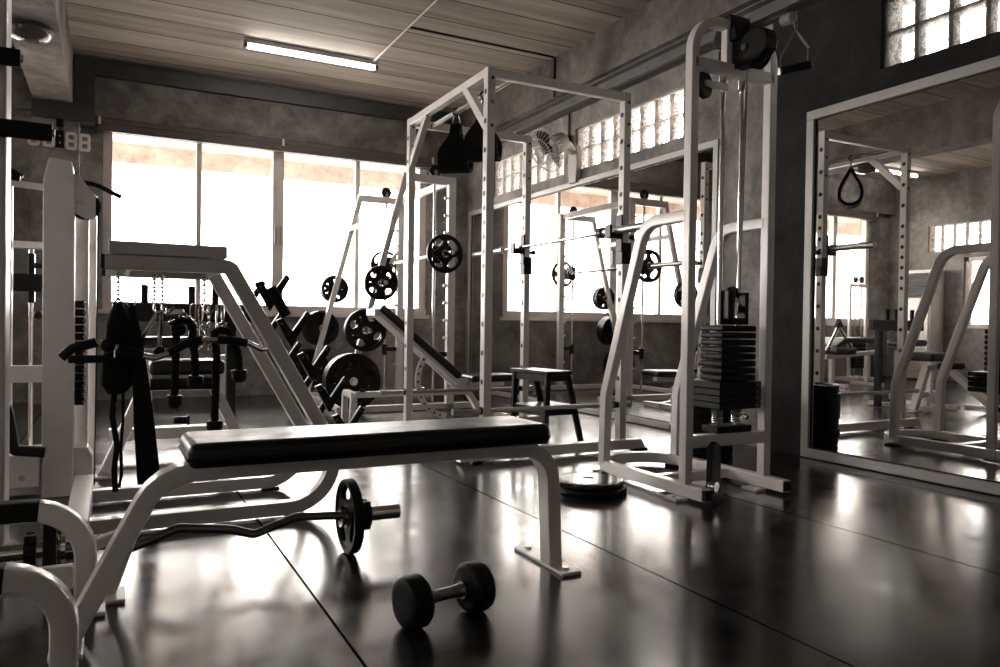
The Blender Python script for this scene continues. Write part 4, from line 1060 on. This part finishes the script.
t = thing('pulley_handle', 'small stirrup handle with black grip dangling from the tower cable', 'handle', (2.72, 2.40, 1.96))
hx, hy = 2.72, 2.395
g = V((.80, -.42, .22)).normalized(); c0 = V((hx, hy, 1.985)); a_, b_ = c0 - g * .062, c0 + g * .062
parts('grip', MB().cyl(a_ - g * .005, b_ + g * .005, .0185), FOAM, t)
tp = V((hx, hy, 2.145))
part('frame', MB().tube([a_ - g * .0, a_ + V((0, 0, .07)), tp - g * .006, tp + g * .006, b_ + V((0, 0, .075)), b_], .0065, .006, 8), CHROME, t)
part('end_cap', MB().cyl(b_ + g * .004, b_ + g * .012, .0165).cyl(a_ - g * .012, a_ - g * .004, .0165), STEEL, t)
part('carabiner', MB().tube([(hx + .014 * math.cos(i * PI / 8), hy + .004 * math.cos(i * PI / 8), 2.195 + .045 * math.sin(i * PI / 8)) for i in range(16)], .004, 0, 6, closed=True), CHROME, t)

# ================================================================== plates on the floor
for k in range(7):
    a = random.uniform(0, 6); e = .008
    z = .031 + k * .0605
    plate_thing((3.42 + e * math.cos(a), 3.72 + e * math.sin(a), z), (0, 0, 1), .198 - .003 * (k % 2), .058,
                ['bottom', 'second from the bottom', 'third from the bottom', 'middle', 'third from the top', 'second from the top', 'top'][k] + ' thick black plate in the floor stack behind the cable tower', 0, 0, RUB, .027, STEEL, 'bumper plates stacked on the floor', 'bumper_plate')
def flat_disc(x, y, z, Rr, th, mat, label):
    t = thing('flat_plate', label, 'weight plate', (x, y, z))
    part('disc', MB().lathe([(0, 0), (Rr - .012, 0), (Rr - .003, .003), (Rr, .010), (Rr, th - .010), (Rr - .003, th - .003), (Rr - .012, th), (.03, th), (.026, th - .004), (0, th - .004)], (x, y, z), (0, 0, 1), 56), mat, t)
    part('rim_line', MB().lathe([(Rr - .03, th), (Rr - .028, th + .0012), (Rr - .024, th + .0012), (Rr - .022, th), (Rr - .03, th)], (x, y, z), (0, 0, 1), 56), mat, t)
flat_disc(2.115, 3.06, .0, .172, .032, RUB, 'lower of two flat black plates lying by the cable tower foot')
flat_disc(2.105, 3.075, .0335, .172, .030, simple('shiny_rubber', (.009, .009, .009), .22), 'upper shiny black plate of two lying by the cable tower foot')

# ================================================================== things seen only in the right mirror
t = thing('air_conditioner', 'tall white floor-standing air conditioner with slatted grille, in the right mirror', 'air conditioner', (-4.0, 7.76, 0))
part('cabinet', MB().bx(-4.19, -3.84, 7.50, 8.02, .02, 1.79), ACP, t, .012)
part('intake_panel', MB().bx(-3.842, -3.825, 7.53, 7.99, .14, 1.28), ACP, t, .006)
mb = MB().bx(-3.838, -3.832, 7.545, 7.975, 1.34, 1.74); part('grille', mb, BLACK, t)
mb = MB()
for k in range(9): mb.prism([(0, 0), (.028, -.012), (.028, -.006), (0, .008)], (-3.836, 7.76, 1.355 + k * .045), (1, 0, 0), (0, 0, 1), .43)
parts('louvre', mb, DSTEEL, t)
mb = MB()
for k in range(11): mb.bx(-3.826, -3.820, 7.56, 7.96, .2 + k * .05, .225 + k * .05)
parts('intake_slats', mb, GREYP, t, .002)

def stack_machine(x, y, label, h=1.5):
    t = thing('stack_machine', label, 'cable machine', (x, y, 0))
    for s in (-.19, .19): parts('upright', MB().bar([(x + s, y, 0), (x + s, y, h)], .04, .05, (0, 1, 0)), WHITE, t)
    part('top_beam', MB().bar([(x - .21, y, h), (x + .21, y, h)], .05, .05, (0, 1, 0)), WHITE, t)
    parts('base', MB().bx(x - .25, x + .25, y - .2, y + .2, 0, .06), WHITE, t, .005)
    for s in (-.07, .07):
        part('guide_rod', MB().cyl((x + s, y, .06), (x + s, y, h), .012, seg=10), CHROME, t)
        part('top_pulley', MB().cyl((x + s, y - .015, h + .09), (x + s, y + .015, h + .09), .05), BLACK, t)
    for k in range(9): part('stack_plate', MB().bx(x - .14, x + .14, y - .06, y + .06, .2 + k * .055, .25 + k * .055), CAST, t, .006)
stack_machine(-2.62, 7.9, 'slim white stack machine standing at the left window, seen in the mirror')
t = thing('tilted_bench', 'white bench with pale-lit black pad and chrome triangle handle, in the right mirror', 'bench', (-1.5, 6.0, 0))
part('pad', MB().prism([(-.35, 0), (.25, 0), (.45, -.09), (.47, -.04), (.27, .07), (-.35, .07)], (-1.35, 6.1, .56), (1, 0, 0), (0, 0, 1), .45), VINYL, t, .015)
part('pad', MB().bx(-1.15, -.75, 5.75, 6.0, .40, .50), VINYL, t, .03)
part('frame', MB().bar([(-1.9, 6.0, .42), (-.8, 6.0, .36)], .07, .06, (0, 1, 0)).bar([(-1.7, 6.0, .4), (-1.7, 6.0, .0)], .06, .06, (0, 1, 0)).bar([(-.95, 6.0, .37), (-.95, 6.0, .0)], .06, .06, (0, 1, 0)), WHITE, t)
parts('leg', MB().bar([(-1.7, 5.75, -.033), (-1.7, 6.25, -.033)], .06, .05, (1, 0, 0)), WHITE, t)
parts('leg', MB().bar([(-.95, 5.75, -.033), (-.95, 6.25, -.033)], .06, .05, (1, 0, 0)), WHITE, t)
part('handle_frame', MB().tube([(-.72, 5.9, .45), (-.95, 5.9, .78), (-1.22, 5.9, .50)], .022, .03), CHROME, t)
part('handle_knob', MB().prism([(-.07, 0), (.07, 0), (0, .12)], (-.95, 5.9, .78), (1, 0, 0), (0, 0, 1), .06), BLACK, t, .006)
t.location = (-1.65, 7.15, .06)
t = dup(bpy.data.objects['stack_machine'], (-3.1, 4.1, 0), PI / 2, 'white stack machine by the side window, far right in the mirror')
t = thing('lat_machine', 'white arched lat machine in front of the side window, in the right mirror', 'lat machine', (-2.6, 4.75, 0))
x = -2.55
part('arch_frame', MB().bar([(x, 4.45, 0), (x, 4.45, 1.95), (x, 5.05, 1.95), (x, 5.05, 0)], .07, .06, (1, 0, 0), .15), WHITE, t)
part('head', MB().bx(x - .06, x + .06, 4.66, 4.86, 1.87, 1.98), BLACK, t, .01)
part('bent_arm', MB().bar([(x + .3, 4.5, 0), (x + .3, 4.5, 1.45), (x + .0, 4.6, 1.62), (x - .2, 4.6, 1.62)], .09, .07, (0, 1, 0), .05), WHITE, t)
parts('base', MB().bx(x - .4, x + .4, 4.40, 4.46, 0, .06).bx(x - .4, x + .4, 5.03, 5.09, 0, .06), WHITE, t, .004)
part('seat', MB().bx(x + .1, x + .45, 4.65, 4.95, .46, .54), VINYL, t, .02)
part('seat_post', MB().bar([(x + .27, 4.8, .03), (x + .27, 4.8, .46)], .06, .06, (0, 1, 0)), WHITE, t)

# ================================================================== daylight and camera
wd = bpy.data.worlds.new('sky'); bpy.context.scene.world = wd; wd.use_nodes = True
nt = wd.node_tree; bg = nt.nodes['Background']
tc = nt.nodes.new('ShaderNodeTexCoord'); sep = nt.nodes.new('ShaderNodeSeparateXYZ'); nt.links.new(tc.outputs['Generated'], sep.inputs['Vector'])
rp = nt.nodes.new('ShaderNodeValToRGB'); mr = nt.nodes.new('ShaderNodeMapRange'); mr.inputs['From Min'].default_value = -.3; mr.inputs['From Max'].default_value = 1
nt.links.new(sep.outputs['Y'], mr.inputs['Value']); nt.links.new(mr.outputs['Result'], rp.inputs['Fac'])
rp.color_ramp.elements[0].color = (.07, .068, .066, 1); rp.color_ramp.elements[1].color = (1, .925, .855, 1); e_ = rp.color_ramp.elements.new(.33); e_.color = (.22, .213, .207, 1); e_ = rp.color_ramp.elements.new(.6); e_.color = (.8, .76, .72, 1)   # the low sun is behind thin cloud on the window side
nt.links.new(rp.outputs['Color'], bg.inputs['Color']); bg.inputs['Strength'].default_value = 9
def portal(loc, rot, sx, sy):
    l = bpy.data.lights.new('daylight_portal', 'AREA'); l.shape = 'RECTANGLE'; l.size = sx; l.size_y = sy; l.cycles.is_portal = True
    o = bpy.data.objects.new('daylight_portal', l); C.objects.link(o); o.location = loc; o.rotation_euler = rot
portal(((W1[0] + W1[1]) / 2, YB + .25, 1.85), (R(-90), 0, 0), W1[1] - W1[0], W1[3] - W1[2])
portal(((W2[0] + W2[1]) / 2, YB + .25, 1.85), (R(-90), 0, 0), W2[1] - W2[0], W2[3] - W2[2])
portal((XL - .25, (LW_FILL[0] + LW_FILL[1]) / 2, (LW_FILL[2] + LW_FILL[3]) / 2), (0, R(-90), 0), LW_FILL[3] - LW_FILL[2], LW_FILL[1] - LW_FILL[0])
portal((XL - .25, (LW[0] + LW[1]) / 2, (LW[2] + LW[3]) / 2), (0, R(-90), 0), LW[3] - LW[2], LW[1] - LW[0])

F, YAW, PITCH, ROLL = 750., R(27.5), R(-.75), R(.8)
fw = V((math.sin(YAW) * math.cos(PITCH), math.cos(YAW) * math.cos(PITCH), math.sin(PITCH)))
r0 = V((math.cos(YAW), -math.sin(YAW), 0)); u0 = r0.cross(fw)
rr = r0 * math.cos(ROLL) + u0 * math.sin(ROLL); uu = u0 * math.cos(ROLL) - r0 * math.sin(ROLL)
cam = bpy.data.cameras.new('camera'); co = bpy.data.objects.new('camera', cam); C.objects.link(co)
m = Matrix.Identity(4)
for i in range(3): m[i][0] = rr[i]; m[i][1] = uu[i]; m[i][2] = -fw[i]
m.translation = V((0, 0, .82)); co.matrix_world = m
cam.sensor_width = 36; cam.lens = F / 1000 * 36; cam.clip_start = .05; cam.clip_end = 200
sc = bpy.context.scene; sc.camera = co
sc.view_settings.view_transform = 'Standard'; sc.view_settings.look = 'None'; sc.view_settings.gamma = 1; sc.view_settings.use_curve_mapping = False
sc.view_settings.exposure = 1.85
sc.cycles.use_denoising = True
sc.cycles.max_bounces = 10; sc.cycles.diffuse_bounces = 5; sc.cycles.glossy_bounces = 6; sc.cycles.transparent_max_bounces = 16
sc.cycles.caustics_reflective = True; sc.cycles.blur_glossy = .6; sc.cycles.caustics_refractive = False
sc.cycles.sample_clamp_indirect = 8
